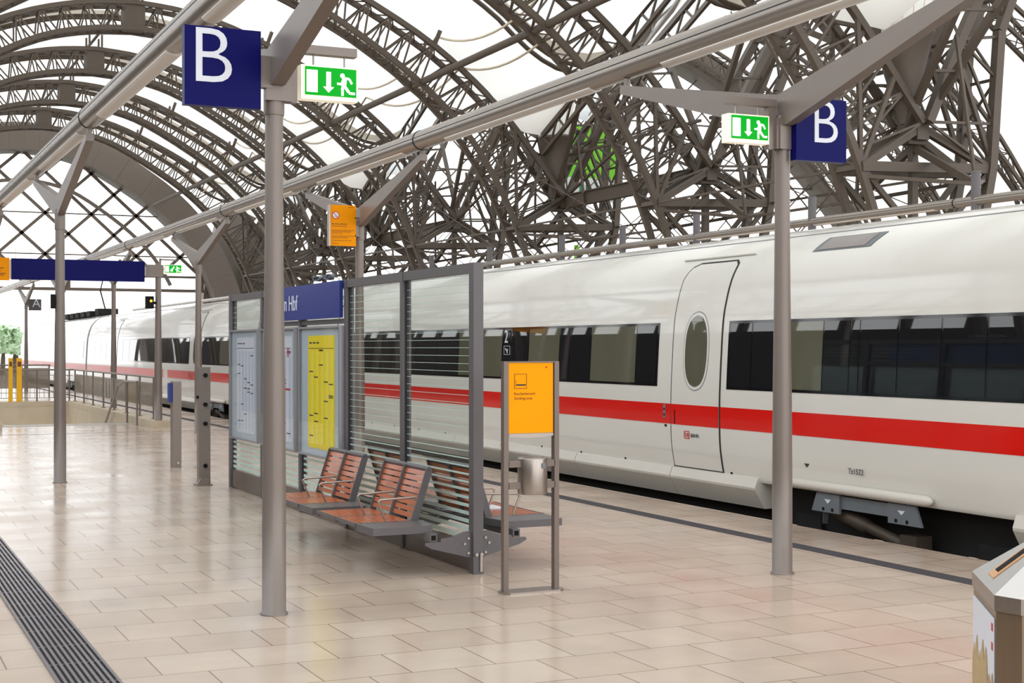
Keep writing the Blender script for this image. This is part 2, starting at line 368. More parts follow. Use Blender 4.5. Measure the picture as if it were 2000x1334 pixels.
# middle hall arches beyond the train
NX, NZ = 26.4, 7.65
MAX = 56.0
def mlow(x): return 27.5 - 0.0208 * (x - MAX) ** 2
xs = [MAX - (MAX - 27.6) * k / 20 for k in range(21)]
refl = lambda P: [(2 * MAX - p[0], p[1]) for p in P]
MLOW = refl([(x, mlow(x)) for x in xs])
leg = smooth_pts([(27.6, mlow(27.6)), (27.9, 9.3), (28.4, 7.2), (28.5, 6.4), (27.8, 3.2), (27.1, -0.75)], 3)
MLOWF = refl([(x, mlow(x)) for x in xs if x > 29.5] + [(28.9, 10.4), (28.75, 8.6), (28.6, 6.6), (27.8, 3.0), (27.2, -0.75)])
MLL = [p for p in MLOWF if p[1] > 6.3]
MUPP = refl(smooth_pts([(MAX, 29.1), (48, 27.9), (40, 24.0), (34, 18.8), (30, 14.0), (28, 11.0), (26.4, 7.75)], 4))
M0 = make_arch('roof_arch', 'x', 'roof arch', 'taller lattice arches of the middle hall', MLL, MUPP, MLOWF, MAX, 0.6, 0.25, 0.075, 15, False)
MFR = FR[1:] + [104.0]
for i, y in enumerate(reversed(MFR)):
    lab = 'taller lattice arch of the hall beyond the train, %s one from the gable' % ORD[i]
    if i == 0: M0.location = (MAX, y, 0); M0['label'] = lab
    else: copy_tree(M0, None, (MAX, y, 0), lab)

# piers that carry both halls
pier = thing('roof_pier', 'x', 'pier', (NX, 0, 0), 0, 'lattice piers between the two halls')
W = 0.55
b = MB()
for y in (-W, W):
    b.bar((24.2, y, 6.45), (28.6, y, 6.6), 0.22, 0.26); b.bar((24.8, y, 4.6), (28.2, y, 4.7), 0.12, 0.14)
b.bar((24.2, -W, 6.45), (24.2, W, 6.45), 0.14); b.bar((28.6, -W, 6.6), (28.6, W, 6.6), 0.14)
b.build('tie_beam', STEEL, pier)
b = MB()
for y in (-W, W):
    b.bar((NX, y * 0.5, NZ), (24.2, y, 6.45), 0.2, 0.2); b.bar((NX, y * 0.5, NZ), (28.6, y, 6.6), 0.2, 0.2)
    b.bar((24.2, y, 6.45), (26.6, y, 4.2), 0.12, 0.14); b.bar((28.6, y, 6.6), (26.4, y, 4.2), 0.12, 0.14)
    b.bar((24.9, y, 4.2), (26.5, y, 1.5), 0.12); b.bar((28.1, y, 4.2), (26.5, y, 1.5), 0.12)
    b.bar((24.2, y, 6.45), (23.2, y, 8.4), 0.1); b.bar((25.3, y, 8.9), (24.2, y, 6.45), 0.12); b.bar((27.4, y, 9.8), (28.7, y, 6.6), 0.12)
    b.bar((24.1, y, 10.4), (24.2, y, 6.5), 0.11)
b.build('diagonal_brace', STEEL, pier)
MB().box(NX - 0.32, NX + 0.32, -0.22, 0.22, 7.2, 7.85).box(NX - 0.2, NX + 0.2, -0.42, 0.42, 7.3, 7.75).build('node_casting', STEEL, pier)
b = MB().bar((NX, 0, 7.3), (NX, 0, -0.75), 0.2, 0.2)
b.build('column_shaft', STEEL, pier)
MB().box(NX - 0.9, NX + 0.9, -0.9, 0.9, -0.75, 0.1).build('footing', CONC, pier)
b = MB()   # fan struts along the pier row
for s in (-1, 1):
    b.bar((NX - 0.25, 0, NZ), (NX - 0.9, s * 4.0, 12.1), 0.16, 0.2); b.bar((NX + 0.25, 0, NZ), (NX + 0.9, s * 4.0, 12.3), 0.16, 0.2)
    b.bar((NX, 0, NZ - 0.5), (NX, s * 2.4, 5.9), 0.15, 0.18); b.bar((NX, s * 2.4, 5.9), (24.4, s * 0.55, 6.2), 0.1); b.bar((NX, s * 2.4, 5.9), (28.4, s * 0.55, 6.3), 0.1)
    b.bar((NX, s * 2.4, 5.9), (NX - 0.2, s * 1.9, 9.8), 0.08)
    for t in (0.3, 0.6, 0.85): b.bar((NX - 0.25 - 0.65 * t, s * 4.0 * t, NZ + 4.45 * t), (NX + 0.25 + 0.65 * t, s * 4.0 * t, NZ + 4.65 * t), 0.08)
b.build('fan_strut', STEEL, pier)
MB().box(NX - 0.3, NX - 0.05, -0.2, 0.2, NZ + 0.05, NZ + 0.42).build('junction_box', STEEL2, pier)
PF = FR[1:]
CONES = (31.0, 52.2, 74.0, 93.8)
for i, y in enumerate(reversed(PF)):
    lab = 'brown steel lattice pier between the two halls, %s one from the far gable' % ORD[i]
    if i == 0: pier.location = (NX, y, 0); pier['label'] = lab
    else: copy_tree(pier, None, (NX, y, 0), lab)
# bracing in the bays between piers, one thing per bay
for i in range(len(PF) - 1):
    y0, y1 = PF[i], PF[i + 1]; ym = (y0 + y1) / 2
    t = thing('pier_bracing', 'steel bracing between the %s and %s lattice piers from the far gable' % (ORD[len(PF) - 2 - i], ORD[len(PF) - 1 - i]), 'bracing', (NX, ym, 0), 0, 'bracing bays between the lattice piers')
    cone0, cone1 = y0 in CONES, y1 in CONES
    if cone1:
        b = MB().box(NX - 0.14, NX + 0.14, y0 + 0.3, y1 - 0.3, NZ - 0.35, NZ - 0.31).box(NX - 0.14, NX + 0.14, y0 + 0.3, y1 - 0.3, NZ + 0.14, NZ + 0.18).box(NX - 0.02, NX + 0.02, y0 + 0.3, y1 - 0.3, NZ - 0.31, NZ + 0.14)
        b.build('longitudinal_beam', STEEL, t)
    za, zb_ = (10.2, 14.6) if cone0 else (14.6, 10.2)
    if not (cone0 or cone1): za = zb_ = 12.0
    for x, k_ in ((NX - 0.9, 0), (NX + 0.9, 0.3)):
        b = MB(); b.bar((x, y0 + 0.2, za + k_), (x, y1 - 0.2, zb_ + k_), 0.16, 0.2); b.bar((x, y0 + 0.2, za + k_ - 0.75), (x, y1 - 0.2, zb_ + k_ - 0.75), 0.13, 0.16)
        for k in range(8):
            p = lambda f, dz: (x, y0 + 0.2 + (y1 - y0 - 0.4) * f, za + (zb_ - za) * f + k_ + dz)
            b.bar(p(k / 8, 0), p((k + 0.5) / 8, -0.75), 0.07); b.bar(p((k + 0.5) / 8, -0.75), p((k + 1) / 8, 0), 0.07)
        b.build('valley_truss', STEEL, t)
    b = MB()
    b.bar((24.2, y0, 6.45), (24.2, y1, 6.45), 0.07); b.bar((28.6, y0, 6.6), (28.6, y1, 6.6), 0.07)
    b.bar((NX, y0 + 0.3, 9.4), (NX, y1 - 0.3, 9.4), 0.10); b.bar((NX, y0 + 2.4, 5.9), (NX, y1 - 2.4, 5.9), 0.08)
    b.bar((NX, y0, 7.6), (NX, ym, 9.4), 0.09); b.bar((NX, y1, 7.6), (NX, ym, 9.4), 0.09)
    b.bar((NX - 0.9, y0 + 4.0, 12.0), (NX, ym, 9.4), 0.08); b.bar((NX - 0.9, y1 - 4.0, 12.0), (NX, ym, 9.4), 0.08)
    b.build('diagonal_lattice', STEEL, t)
    b = MB()
    for x in (24.3, 27.6):
        b.bar((x, y0, 6.4), (x, y1, 0.0), 0.025); b.bar((x, y1, 6.4), (x, y0, 0.0), 0.025)
        b.bar((x, y0, 9.0), (x, y1, 5.2), 0.025); b.bar((x, y1, 9.0), (x, y0, 5.2), 0.025)
    b.build('tie_cable', STEEL, t)

# purlins
for x, z, r, lab in ((20.2, 12.85 - 0.95, 0.13, 'long brown steel tube running under the roof arches, lower of the two'), (21.9, 12.75, 0.08, 'thinner steel tube along the roof arches above the lower one')):
    tag(MB().tube([(x, 15, z), (x, 104, z)], r, 12).build('roof_purlin', STEEL), lab, 'purlin', 'purlins along the roof')
for s in (1,):
    tag(MB().tube([(AX0, 20, 17.05), (AX0, 104, 17.05)], 0.07, 10).build('ridge_tube', STEEL), 'thin ridge tube above the crowns of the roof arches', 'purlin')

# membrane bays
def up_at(x):
    d = abs(x - AX0); x = AX0 + d
    for p, q in zip(UPP[:-1], UPP[1:]):
        if p[0] <= x <= q[0]: return p[1] + (q[1] - p[1]) * (x - p[0]) / (q[0] - p[0])
    return UPP[-1][1]
def valley(y):
    if y < 31.0: return 10.3 + min(4.4, 0.43 * (31.0 - y))
    return 10.3 + min(4.4, 0.43 * min(abs(y - c) for c in CONES))
def mz(d, y, sag=0.0):       # membrane height at distance d from the axis
    if d < 10.0: return up_at(AX0 + d) + 0.75
    z0 = up_at(AX0 + 10.0) + 0.75; f = min(1, (d - 10.0) / 4.4)
    up_ = up_at(AX0 + min(d, 14.6)) + 0.75
    return (1 - f) * (up_ if d < 14.6 else z0) + f * max(valley(y), 10.3)
ys = [-14, -4, 6] + FR[:1]
edges = [-14.0, -3.0, 9.0] + FR + [104.2]
b = MB(); NXs = [-14.1 + 28.2 * k / 40 for k in range(41)]
vs = []; fs = []; rows = []
for y0, y1 in zip(edges[:-1], edges[1:]):
    for k in range(6): rows.append((y0 + (y1 - y0) * k / 6, 1 - abs(2 * k / 6 - 1)))
rows.append((edges[-1], 0))
for y, u in rows: vs += [(AX0 + d, y, mz(abs(d), y)) for d in NXs]
n = len(NXs)
for i in range(len(rows) - 1):
    for j in range(n - 1): fs.append((i * n + j, i * n + j + 1, (i + 1) * n + j + 1, (i + 1) * n + j))
b.add(vs, fs, True)
struct(b.build('ceiling', MEMB), 'white translucent membrane roof over the platform hall', 'ceiling')
b = MB(); vs = []; fs = []
xs2 = [27.3, 27.9, 28.6, 29.6, 31, 33, 35.5, 38, 41, 45, 50, 56, 62, 67, 71, 74, 76.5, 79, 81, 82.4, 83.4, 84.1, 84.7]
def mupp(x):
    for p, q in zip(MUPP[:-1], MUPP[1:]):
        if p[0] <= x <= q[0]: return p[1] + (q[1] - p[1]) * (x - p[0]) / (q[0] - p[0])
    return MUPP[-1][1]
MZ = lambda x: max(mupp(MAX + abs(x - MAX)) + 0.7, 11.1)
YM = [-14, 10, 20.6] + [31 + 2.6 * k for k in range(29)] + [108]
def mzm(x, y):
    f = max(0.0, 1 - (x - 27.3) / 4.5) if x < MAX else 0.0
    return MZ(x) * (1 - f) + (valley(y) + 0.4) * f
for y in YM: vs += [(x, y, mzm(x, y)) for x in xs2]
n = len(xs2)
for i in range(len(YM) - 1):
    for j in range(n - 1): fs.append((i * n + j, i * n + j + 1, (i + 1) * n + j + 1, (i + 1) * n + j))
b.add(vs, fs, True)
struct(b.build('ceiling', MEMB), 'white translucent membrane roof over the taller middle hall', 'ceiling')
# seam arcs and cream edge strips at mid bay
allf = FR + [104.2]
for i in range(len(FR)):
    ym = (allf[i] + allf[i + 1]) / 2
    t = thing('membrane_seam', 'slim dark arc with cream fabric edge between roof arches, %s from the far gable' % ORD[len(FR) - 1 - i], 'roof seam', (AX0, ym, 0), 0, 'membrane seams between the arches')
    ds = [-14 + 28 * k / 48 for k in range(49)]
    b = MB()
    for dy in (-0.28, 0.28): b.tube([(AX0 + d, ym + dy, mz(abs(d), ym + dy) - 0.18) for d in ds], 0.085, 6)
    b.build('arc_tube', STEEL, t)
    b = MB(); vs = []
    for d in ds: vs += [(AX0 + d, ym - 0.35, mz(abs(d), ym - 0.35) - 0.10), (AX0 + d, ym - 1.05, mz(abs(d), ym - 1.05) - 0.10)]
    b.add(vs, [(2 * k, 2 * k + 1, 2 * k + 3, 2 * k + 2) for k in range(len(ds) - 1)], True)
    b.build('fabric_edge', MEMB2, t)
    b = MB()
    for d0, sg in ((9.6, 0.9), (10.6, 0.9)):
        y0, y1 = allf[i], allf[i + 1]
        pts = []
        for k in range(13):
            u = k / 12; y = y0 + (y1 - y0) * u; d = d0
            pts.append((AX0 + d, y, mz(d, y) - 0.06 - sg * (1 - (2 * u - 1) ** 2)))
        b.tube(pts, 0.045, 5, True, False)
    b.build('tan_cable', CREAM, t)
# funnels at every second pier
for k, (y, w_) in enumerate(((31.0, 'nearest the large right column'), (52.2, 'beside the green banner'), (74.0, 'above the shelter sign'))):
    t = thing('roof_funnel', 'white fabric funnel with grey metal cone, %s' % w_, 'roof funnel', (NX, y, NZ), 0, 'membrane funnels on the piers')
    b = MB(); N = 20; vs = []; fs = []
    prof = [(0.95, 0.62, 10.15), (1.25, 0.75, 10.9), (1.75, 0.95, 11.7), (2.6, 1.3, 12.3), (3.6, 1.5, 12.6)]
    for ry, rx, z in prof: vs += [(NX - 0.3 - 0.5 * (rx - .6) + rx * math.cos(2 * PI * j / N), y + ry * math.sin(2 * PI * j / N), z) for j in range(N)]
    for i in range(len(prof) - 1):
        for j in range(N): fs.append((i * N + j, i * N + (j + 1) % N, (i + 1) * N + (j + 1) % N, (i + 1) * N + j))
    b.add(vs, fs, True); b.build('fabric_funnel', MEMB, t)
    b = MB(); 
    for j in range(N):
        b.tube([vs[i * N + j] for i in range(len(prof))], 0.014, 4, True, False)
    b.build('fabric_seams', CREAM, t)
    b = MB(); vs = []; fs = []
    for ry, rx, z in ((0.12, 0.10, NZ + 0.1), (0.62, 0.45, 9.1), (0.95, 0.62, 10.1), (1.0, 0.66, 10.12), (0.97, 0.64, 10.2)): vs += [(NX - 0.3 + rx * math.cos(2 * PI * j / N), y + ry * math.sin(2 * PI * j / N), z) for j in range(N)]
    for i in range(4):
        for j in range(N): fs.append((i * N + j, i * N + (j + 1) % N, (i + 1) * N + (j + 1) % N, (i + 1) * N + j))
    b.add(vs, fs, True); b.build('metal_cone', STEEL2, t)

# ------------------------------------------------------------------ gables
def ring(nm, low, ax, th, y0, y1, label, m=STEEL2):
    b = MB(); pts = [(2 * ax - p[0], p[1]) for p in reversed(low)] + list(low)[1:]
    n = len(pts)
    def outer(i):
        a = Vector(pts[max(i - 1, 0)]); c = Vector(pts[min(i + 1, n - 1)]); d = (c - a).normalized(); nn = Vector((-d.y, d.x)); return Vector(pts[i]) + nn * th
    for i in range(n - 1):
        A, B = Vector(pts[i]), Vector(pts[i + 1]); A2, B2 = outer(i), outer(i + 1)
        g_ = 0.01 if i % 2 else 0.0
        B = B + (A - B) * g_; B2 = B2 + (A2 - B2) * g_
        v = [(p.x, y, p.y) for y in (y0, y1) for p in (A, B, B2, A2)]
        b.add(v, [(0, 1, 2, 3), (4, 7, 6, 5), (0, 4, 5, 1), (1, 5, 6, 2), (2, 6, 7, 3), (3, 7, 4, 0)])
    b2 = b
    return struct(b.build(nm, m), label, 'gable arch')
ring('trim_5', LOW, AX0, 1.9, 104.3, 107.2, 'broad grey steel arch framing the far gable opening')
ring('trim_6', [p for p in refl([(x, mlow(x)) for x in xs] + [(26.5, 6.5), (26, 2), (25.8, -.7)])], MAX, 2.2, 106, 108, 'broad grey steel arch framing the middle hall gable')
struct(MB().box(25.6, 31.5, 107.3, 108, -0.75, 11).build('wall_far', STEEL2), 'grey wall pier between the two gables', 'wall')
# lattice glazing bars in the side gable
t = tag(bpy.data.objects.new('window_1', None), 'white-lit gable window with diamond lattice of grey bars', 'gable window'); C.objects.link(t); t['kind'] = 'structure'; t.location = (AX0, 106, 6)
def inside(x, z, low=LOW, ax=AX0, off=0.0):
    d = abs(x - ax) + ax
    for p, q in zip(low[:-1], low[1:]):
        if p[0] <= d <= q[0]: return z < p[1] + (q[1] - p[1]) * (d - p[0]) / (q[0] - p[0]) + off
    return False
b = MB(); Yg = 106.0; dx, dz = 3.15, 2.9; zb = 5.85
for k in range(-14, 15):
    for s in (1, -1):
        x0 = AX0 + k * dx; run = None
        N = 120; p_prev = None
        for j in range(N + 1):
            z = zb + 1.0 + j * 0.1; x = x0 + s * (z - zb - 1.0) * dx / dz
            ok = inside(x, z)
            if ok and run is None: run = (x, z)
            if (not ok or j == N) and run is not None:
                b.bar((run[0], Yg, run[1]), (x, Yg, z), 0.22, 0.16, (0, 1, 0)); run = None
for zz in (zb, zb + 1.0):
    b.bar((AX0 - 13, Yg, zz), (AX0 + 13, Yg, zz), 0.16 if zz > zb else 0.22)
for z in (8.3, 11.2):
    xx = [x * 0.2 - 3 for x in range(150) if inside(x * 0.2 - 3, z)]
    if xx: b.bar((xx[0], Yg, z), (xx[-1], Yg, z), 0.09)
for k in range(-8, 9): b.bar((AX0 + k * dx / 1, Yg, zb), (AX0 + k * dx, Yg, zb + 1.0), 0.30, 0.16)
b.build('glazing_bars', STEEL2, t)
b = MB(); arc = [(AX0 + (p[0] - AX0) * 0.86, p[1] - 2.0) for p in LOW if p[1] - 2 > zb]
for s in (1, -1):
    for p, q in zip(arc[:-1], arc[1:]): b.bar((AX0 + s * (p[0] - AX0), Yg - 0.4, p[1]), (AX0 + s * (q[0] - AX0), Yg - 0.4, q[1]), 0.22, 0.3, (0, 1, 0))
b.build('inner_arc', STEEL2, t)
# middle hall gable bars
t = tag(bpy.data.objects.new('window_2', None), 'lattice glazed gable window of the middle hall behind the piers', 'gable window'); C.objects.link(t); t['kind'] = 'structure'; t.location = (MAX, 107, 6)
b = MB(); low2 = [(x, mlow(x)) for x in sorted([2 * MAX - x for x in xs])]
for k in range(-24, 25):
    for s in (1, -1):
        x0 = MAX + k * 3.4; run = None
        for j in range(260):
            z = j * 0.12; x = x0 + s * z
            ok = inside(x, z, low2, MAX)
            if ok and run is None: run = (x, z)
            if not ok and run is not None: b.bar((run[0], 107, run[1]), (x, 107, z), 0.11, 0.11, (0, 1, 0)); run = None
for z in (6, 11, 16, 21): 
    hw = math.sqrt((27.5 - z) / 0.0208); b.bar((MAX - hw, 107, z), (MAX + hw, 107, z), 0.14)
b.build('glazing_bars', STEEL2, t)

# ------------------------------------------------------------------ left hall wall (seen in reflections)
struct(MB().box(-6.0, -5.6, -14, 108, -0.75, 4.3).build('wall_left', DARKW), 'dark lower wall on the left of the hall', 'wall')
t = tag(bpy.data.objects.new('window_3', None), 'row of tall side windows above the left wall', 'window'); C.objects.link(t); t['kind'] = 'structure'; t.location = (-5.8, 45, 3.3)
b = MB()
for k in range(54): b.box(-5.9, -5.7, -14 + k * 2.3, -13.72 + k * 2.3, 4.3, 10.9)
for z in (5.6, 8.0, 10.6): b.box(-5.88, -5.72, -14, 108, z, z + 0.14)
b.build('window_frame', DARKW, t)

# ------------------------------------------------------------------ platform columns and lamp tubes
def tubeprof(x, y, ztop=3.40, r0=0.076, r1=0.057):
    return MB().lathe(x, y, [(r0 + 0.012, 0), (r0 + 0.012, 0.012), (r0, 0.016), (r0 * 0.985, 0.8), (r0 * 0.93, 1.4), (r1 * 1.08, 2.1), (r1 * 1.02, 2.5), (r1, ztop)], 28)
def column(x, y, label, grp):
    t = thing('platform_column', label, 'column', (x, y, 0), 0, grp)
    tubeprof(x, y).build('shaft', COLM, t)
    MB().lathe(x, y, [(0.064, 3.18), (0.066, 3.2), (0.066, 3.42), (0.064, 3.44)], 24).build('collar', COLM, t)
    for s in (-1, 1):
        poly = [(0, 3.40), (0.10, 3.36), (2.42, 3.99), (2.42, 4.07), (0.0, 3.60)]
        b = MB().prism(poly, lambda u, z: (x - 0.045, y + s * u, z), lambda u, z: (x + 0.045, y + s * u, z))
        b.build('arm', COLM, t)
        MB().lathe(x, y + s * 2.37, [(0.03, 4.02), (0.03, 4.131 if x < 4 else 4.123)], 12).build('peg', COLM, t)
    return t
LROW = [(2.50, 8.99), (2.49, 18.87), (2.49, 28.75), (2.49, 38.6)]
RROW = [(6.42, 9.0), (6.46, 18.9), (6.46, 28.8), (6.46, 38.7), (6.46, 48.6), (6.46, 58.5)]
LL = ['grey tapered Y column with the big left B sign', 'grey Y column second along the left lamp tube', 'grey Y column third along the left lamp tube', 'grey Y column fourth along the left lamp tube']
RL = ['grey tapered Y column with the right-hand B sign beside the train', 'grey Y column with the orange notice behind the shelter', 'grey Y column rising behind the socket post', 'slim grey Y column just past the stair railing', 'grey Y column far along the right lamp tube before the A sign', 'distant grey Y column carrying the A sign']
for (x, y), l in zip(LROW, LL): column(x, y, l, 'columns of the left row')
for (x, y), l in zip(RROW, RL): column(x, y, l, 'columns of the right row')
def lamp_tube(x, y0, y1, z, r, label, posts):
    t = thing('lamp_tube', label, 'lamp tube', (x, y0, z), 0, 'lamp tubes along the platforms')
    MB().tube([(x, y0, z), (x, y1, z)], r, 24).build('tube', LAMPM, t)
    b = MB()
    for s in (-1, 1): b.box(x + s * r * 0.97 - 0.004, x + s * r * 0.97 + 0.004, y0, y1, z + 0.008, z + 0.018)
    b.build('groove', SEAM, t)
    for yc in posts:
        MB().tube([(x, yc - 0.012, z), (x, yc + 0.012, z)], r + 0.006, 24).build('joint_ring', SEAM, t)
        b = MB(); poly = [(r * 1.0 * math.sin(a), -r * 1.12 * math.cos(a)) for a in [math.radians(d) for d in range(-38, 39, 8)]]
        poly = poly + [(r * 0.55, -r * 0.55), (-r * 0.55, -r * 0.55)]
        for ya, yb in ((yc + 0.5, yc + 4.1), (yc + 5.4, yc + 9.0)):
            if yb < y1: b.prism(poly, lambda u, v: (x + u, ya, z + v), lambda u, v: (x + u, yb, z + v))
        if b.v: b.build('lamp_lens', LENS, t)
    return t
lamp_tube(2.50, 1.2, 62, 4.255, 0.125, 'thick silver lamp tube along the left column row, upper left', [6.6, 16.5, 26.4, 36.2])
lamp_tube(6.44, 1.2, 70, 4.24, 0.118, 'silver lamp tube along the right column row, crossing the middle of the roof', [6.6, 16.5, 26.4, 36.3, 46.2, 56.1])
t = lamp_tube(18.0, 1.2, 100, 4.27, 0.085, 'thin tan lamp tube of the next platform, seen just above the train roof', [20, 60])
for k, y in enumerate((19.5, 24.2, 28.6, 32.1, 35.5, 40.4, 45.2)):
    q = thing('lamp_post', 'dark grey lamp post poking above the train roof, %s from the right' % ORD[max(0, k - 1)] if k else 'dark grey lamp post behind the train near the right edge', 'post', (18.0, y, 0), 0, 'posts of the next platform behind the train')
    MB().tube([(18.0, y, 0), (18.0, y, 4.76)], 0.085, 12).build('shaft', DARKG, q)
    MB().tube([(18.0, y, 4.76), (18.0, y, 4.79)], 0.09, 12).build('cap', DARKG, q)

# ------------------------------------------------------------------ signs
def letter_sign(x0, x1, z0, z1, y, ch, label, lh, lx, group='platform section signs', side=1, colx=None, face=BLUE, thick=0.07, lm=WLET):
    t = thing('platform_sign', label, 'sign', ((x0 + x1) / 2, y, z0), 0, group)
    MB().box(x0, x1, y - thick / 2, y + thick / 2, z0, z1).build('panel', face, t)
    MB().box(x0 - 0.006, x0, y - thick / 2 - 0.002, y + thick / 2 + 0.002, z0, z1).build('edge_trim', face, t)
    text('letter', ch, lh, lm, t, (lx, y - thick / 2 - 0.002, z0 + 0.14 * (z1 - z0) / 0.48), 'S', 0.004, thin=0.0045)
    if colx is not None:
        xa, xb = (x1, colx - 0.05) if side < 0 else (colx + 0.05, x0)
        MB().box(xa - 0.02, xb + 0.02, y - 0.03, y + 0.03, z0 + 0.14, z0 + 0.34).build('bracket', COLM, t)
    return t
letter_sign(1.918, 2.392, 3.20, 3.69, 8.94, 'B', 'dark blue square sign with white B, on the large left column', 0.50, 1.94, side=-1, colx=2.50)
letter_sign(6.455, 6.91, 3.10, 3.57, 8.90, 'B', 'dark blue square sign with white B, on the right column beside the train', 0.475, 6.575, side=1, colx=6.42)
letter_sign(6.56, 7.02, 3.14, 3.58, 58.5, 'A', 'small dark grey sign with white A, far left in the distance', 0.46, 6.68, side=1, colx=6.46, face=mat('dark_grey_sign', srgb(70, 64, 66), 0.4))
# wide sleeves / L brackets and exit signs
def exit_sign(x0, x1, z0, z1, y, label, colx, side, diag=False, arm=True):
    t = thing('exit_sign', label, 'exit sign', ((x0 + x1) / 2, y, z0), 0, 'lit green exit signs')
    th = 0.09; yf = y - th / 2; W_, H_ = x1 - x0, z1 - z0
    MB().box(x0, x1, yf, y + th / 2, z0, z1).build('housing', HOUSE, t)
    m_ = 0.025
    gx0, gx1, gz0, gz1 = x0 + m_, x1 - m_ * 0.4, z0 + m_ * 1.1, z1 - m_ * 0.4
    MB().box(gx0, gx1, yf - 0.003, yf, gz0, gz1).build('green_face', GREEN, t)
    GW, GH = gx1 - gx0, gz1 - gz0
    P = lambda u, v: (gx0 + u * GW, gz1 - v * GH)
    def poly(pts): 
        b = MB(); pp = [P(*q) for q in pts]
        return b.prism(pp, lambda a, c: (a, yf - 0.0055, c), lambda a, c: (a, yf - 0.003, c))
    def stroke(b, p, q, wd):
        p, q = P(*p), P(*q); b.bar((p[0], yf - 0.0045, p[1]), (q[0], yf - 0.0045, q[1]), wd * GH, 0.002, (0, 1, 0))
    poly([(0.03, 0.12), (0.24, 0.12), (0.24, 0.9), (0.03, 0.9)]).build('door_symbol', LITW, t)
    if diag:
        b = MB(); stroke(b, (0.56, 0.2), (0.40, 0.66), 0.16); b.build('arrow_symbol', LITW, t)
        poly([(0.34, 0.5), (0.34, 0.84), (0.50, 0.78)]).build('arrow_head', LITW, t)
    else:
        poly([(0.41, 0.15), (0.50, 0.15), (0.50, 0.68), (0.56, 0.68), (0.455, 0.88), (0.35, 0.68), (0.41, 0.68)]).build('arrow_symbol', LITW, t)
    b = MB(); c = [(0.725 + 0.045 * math.cos(a), 0.25 + 0.085 * math.sin(a)) for a in [2 * PI * k / 14 for k in range(14)]]
    b.prism([P(*q) for q in c], lambda a, c_: (a, yf - 0.0055, c_), lambda a, c_: (a, yf - 0.003, c_))
    for p, q, wd in (((0.765, 0.33), (0.75, 0.62), 0.17), ((0.745, 0.40), (0.70, 0.55), 0.075), ((0.70, 0.55), (0.62, 0.54), 0.075), ((0.77, 0.33), (0.86, 0.35), 0.08), ((0.86, 0.35), (0.91, 0.52), 0.075),
                     ((0.74, 0.60), (0.72, 0.76), 0.10), ((0.725, 0.74), (0.725, 0.96), 0.085), ((0.76, 0.60), (0.85, 0.82), 0.10), ((0.85, 0.85), (0.97, 0.86), 0.085)): stroke(b, p, q, wd)
    b.build('running_figure', LITW, t)
    if arm:
        xa = colx + side * 0.075; xe = x1 if side > 0 else x0
        zt = z1 + 0.075
        MB().box(min(xa, xa + side * 0.07), max(xa, xa + side * 0.07), y - 0.03, y + 0.03, z0 - 0.03, zt + 0.05).build('upright', COLM, t)
        MB().box(min(xa, xe), max(xa, xe), y - 0.035, y + 0.035, zt, zt + 0.055).build('hanger_arm', COLM, t)
        for f in (0.25, 0.8): MB().tube([(x0 + f * W_, y, z1), (x0 + f * W_, y, zt)], 0.006, 8).build('hanger_rod', ALU, t)
        MB().box(colx - 0.07, colx + 0.10 if side > 0 else colx + 0.07, y - 0.075, y - 0.02, z0 - 0.03, z0 + 0.2).build('clamp', COLM, t)
        if side < 0: MB().box(colx - 0.09, colx - 0.04, y - 0.06, y + 0.03, z0 - 0.03, z0 + 0.2).build('clamp_plate', COLM, t)
    return t
exit_sign(2.665, 3.045, 3.295, 3.515, 8.99, 'lit green exit sign hanging beside the large left column', 2.50, 1)
exit_sign(5.91, 6.27, 3.215, 3.425, 9.0, 'lit green exit sign hanging left of the right column', 6.42, -1)
# distant direction sign gantry
q = thing('sign_pole', 'plain grey pole at the near end of the stair kerb, holding the wide blue sign', 'pole', (6.11, 31.05, 0))
tubeprof(6.11, 31.05, 3.5, 0.085, 0.062).build('shaft', COLM, q)
MB().box(5.82, 6.2, 30.97, 31.0, 3.20, 3.46).build('sign_bracket', COLM, q)
t = exit_sign(6.22, 6.60, 3.27, 3.47, 31.05, 'small lit green exit sign with diagonal arrow, on the pole by the wide blue sign', 6.11, 1, True, False)
MB().box(6.16, 6.22, 31.03, 31.07, 3.34, 3.40).build('bracket', COLM, t)
MB().box(6.16, 6.5, 31.03, 31.07, 3.56, 3.59).build('hanger_arm', COLM, t); MB().box(6.4, 6.41, 31.04, 31.06, 3.46, 3.56).build('hanger_rod', COLM, t); MB().box(6.13, 6.17, 31.03, 31.07, 3.3, 3.6).build('upright', COLM, t)
t = thing('direction_sign', 'wide blank dark blue hanging sign across the platform, left', 'sign', (4.46, 31, 3.1))
MB().box(3.13, 5.80, 30.9, 31.06, 3.09, 3.52).build('panel', BLUE, t)
b = MB()
for x in (3.9, 4.6, 5.3): b.box(x - 0.03, x + 0.03, 30.95, 31.0, 3.52, 3.55)
b.build('top_clip', DARKG, t)
MB().box(5.80, 5.83, 30.96, 31.0, 3.22, 3.40).build('end_clip', ALU, t)
t = thing('notice_sign', 'orange hanging notice at the left edge beside the wide blue sign', 'sign', (2.6, 31, 3.1))
MB().box(2.05, 3.09, 30.92, 31.04, 3.07, 3.53).build('panel', ORANGE2, t)
b = MB()
for z, x1 in ((3.31, 2.98), (3.26, 2.92), (3.20, 3.02), (3.165, 2.98)): b.box(2.3, x1, 30.917, 30.92, z, z + 0.016)
b.build('print_lines', BROWNT, t)
MB().box(3.09, 3.13, 30.96, 31.0, 3.1, 3.5).build('link_clip', ALU, t)
q = thing('sign_pole', 'plain grey pole at the far left edge, holding the orange notice', 'pole', (2.0, 31.05, 0))
tubeprof(2.0, 31.05, 3.55, 0.085, 0.062).build('shaft', COLM, q)
b = MB()
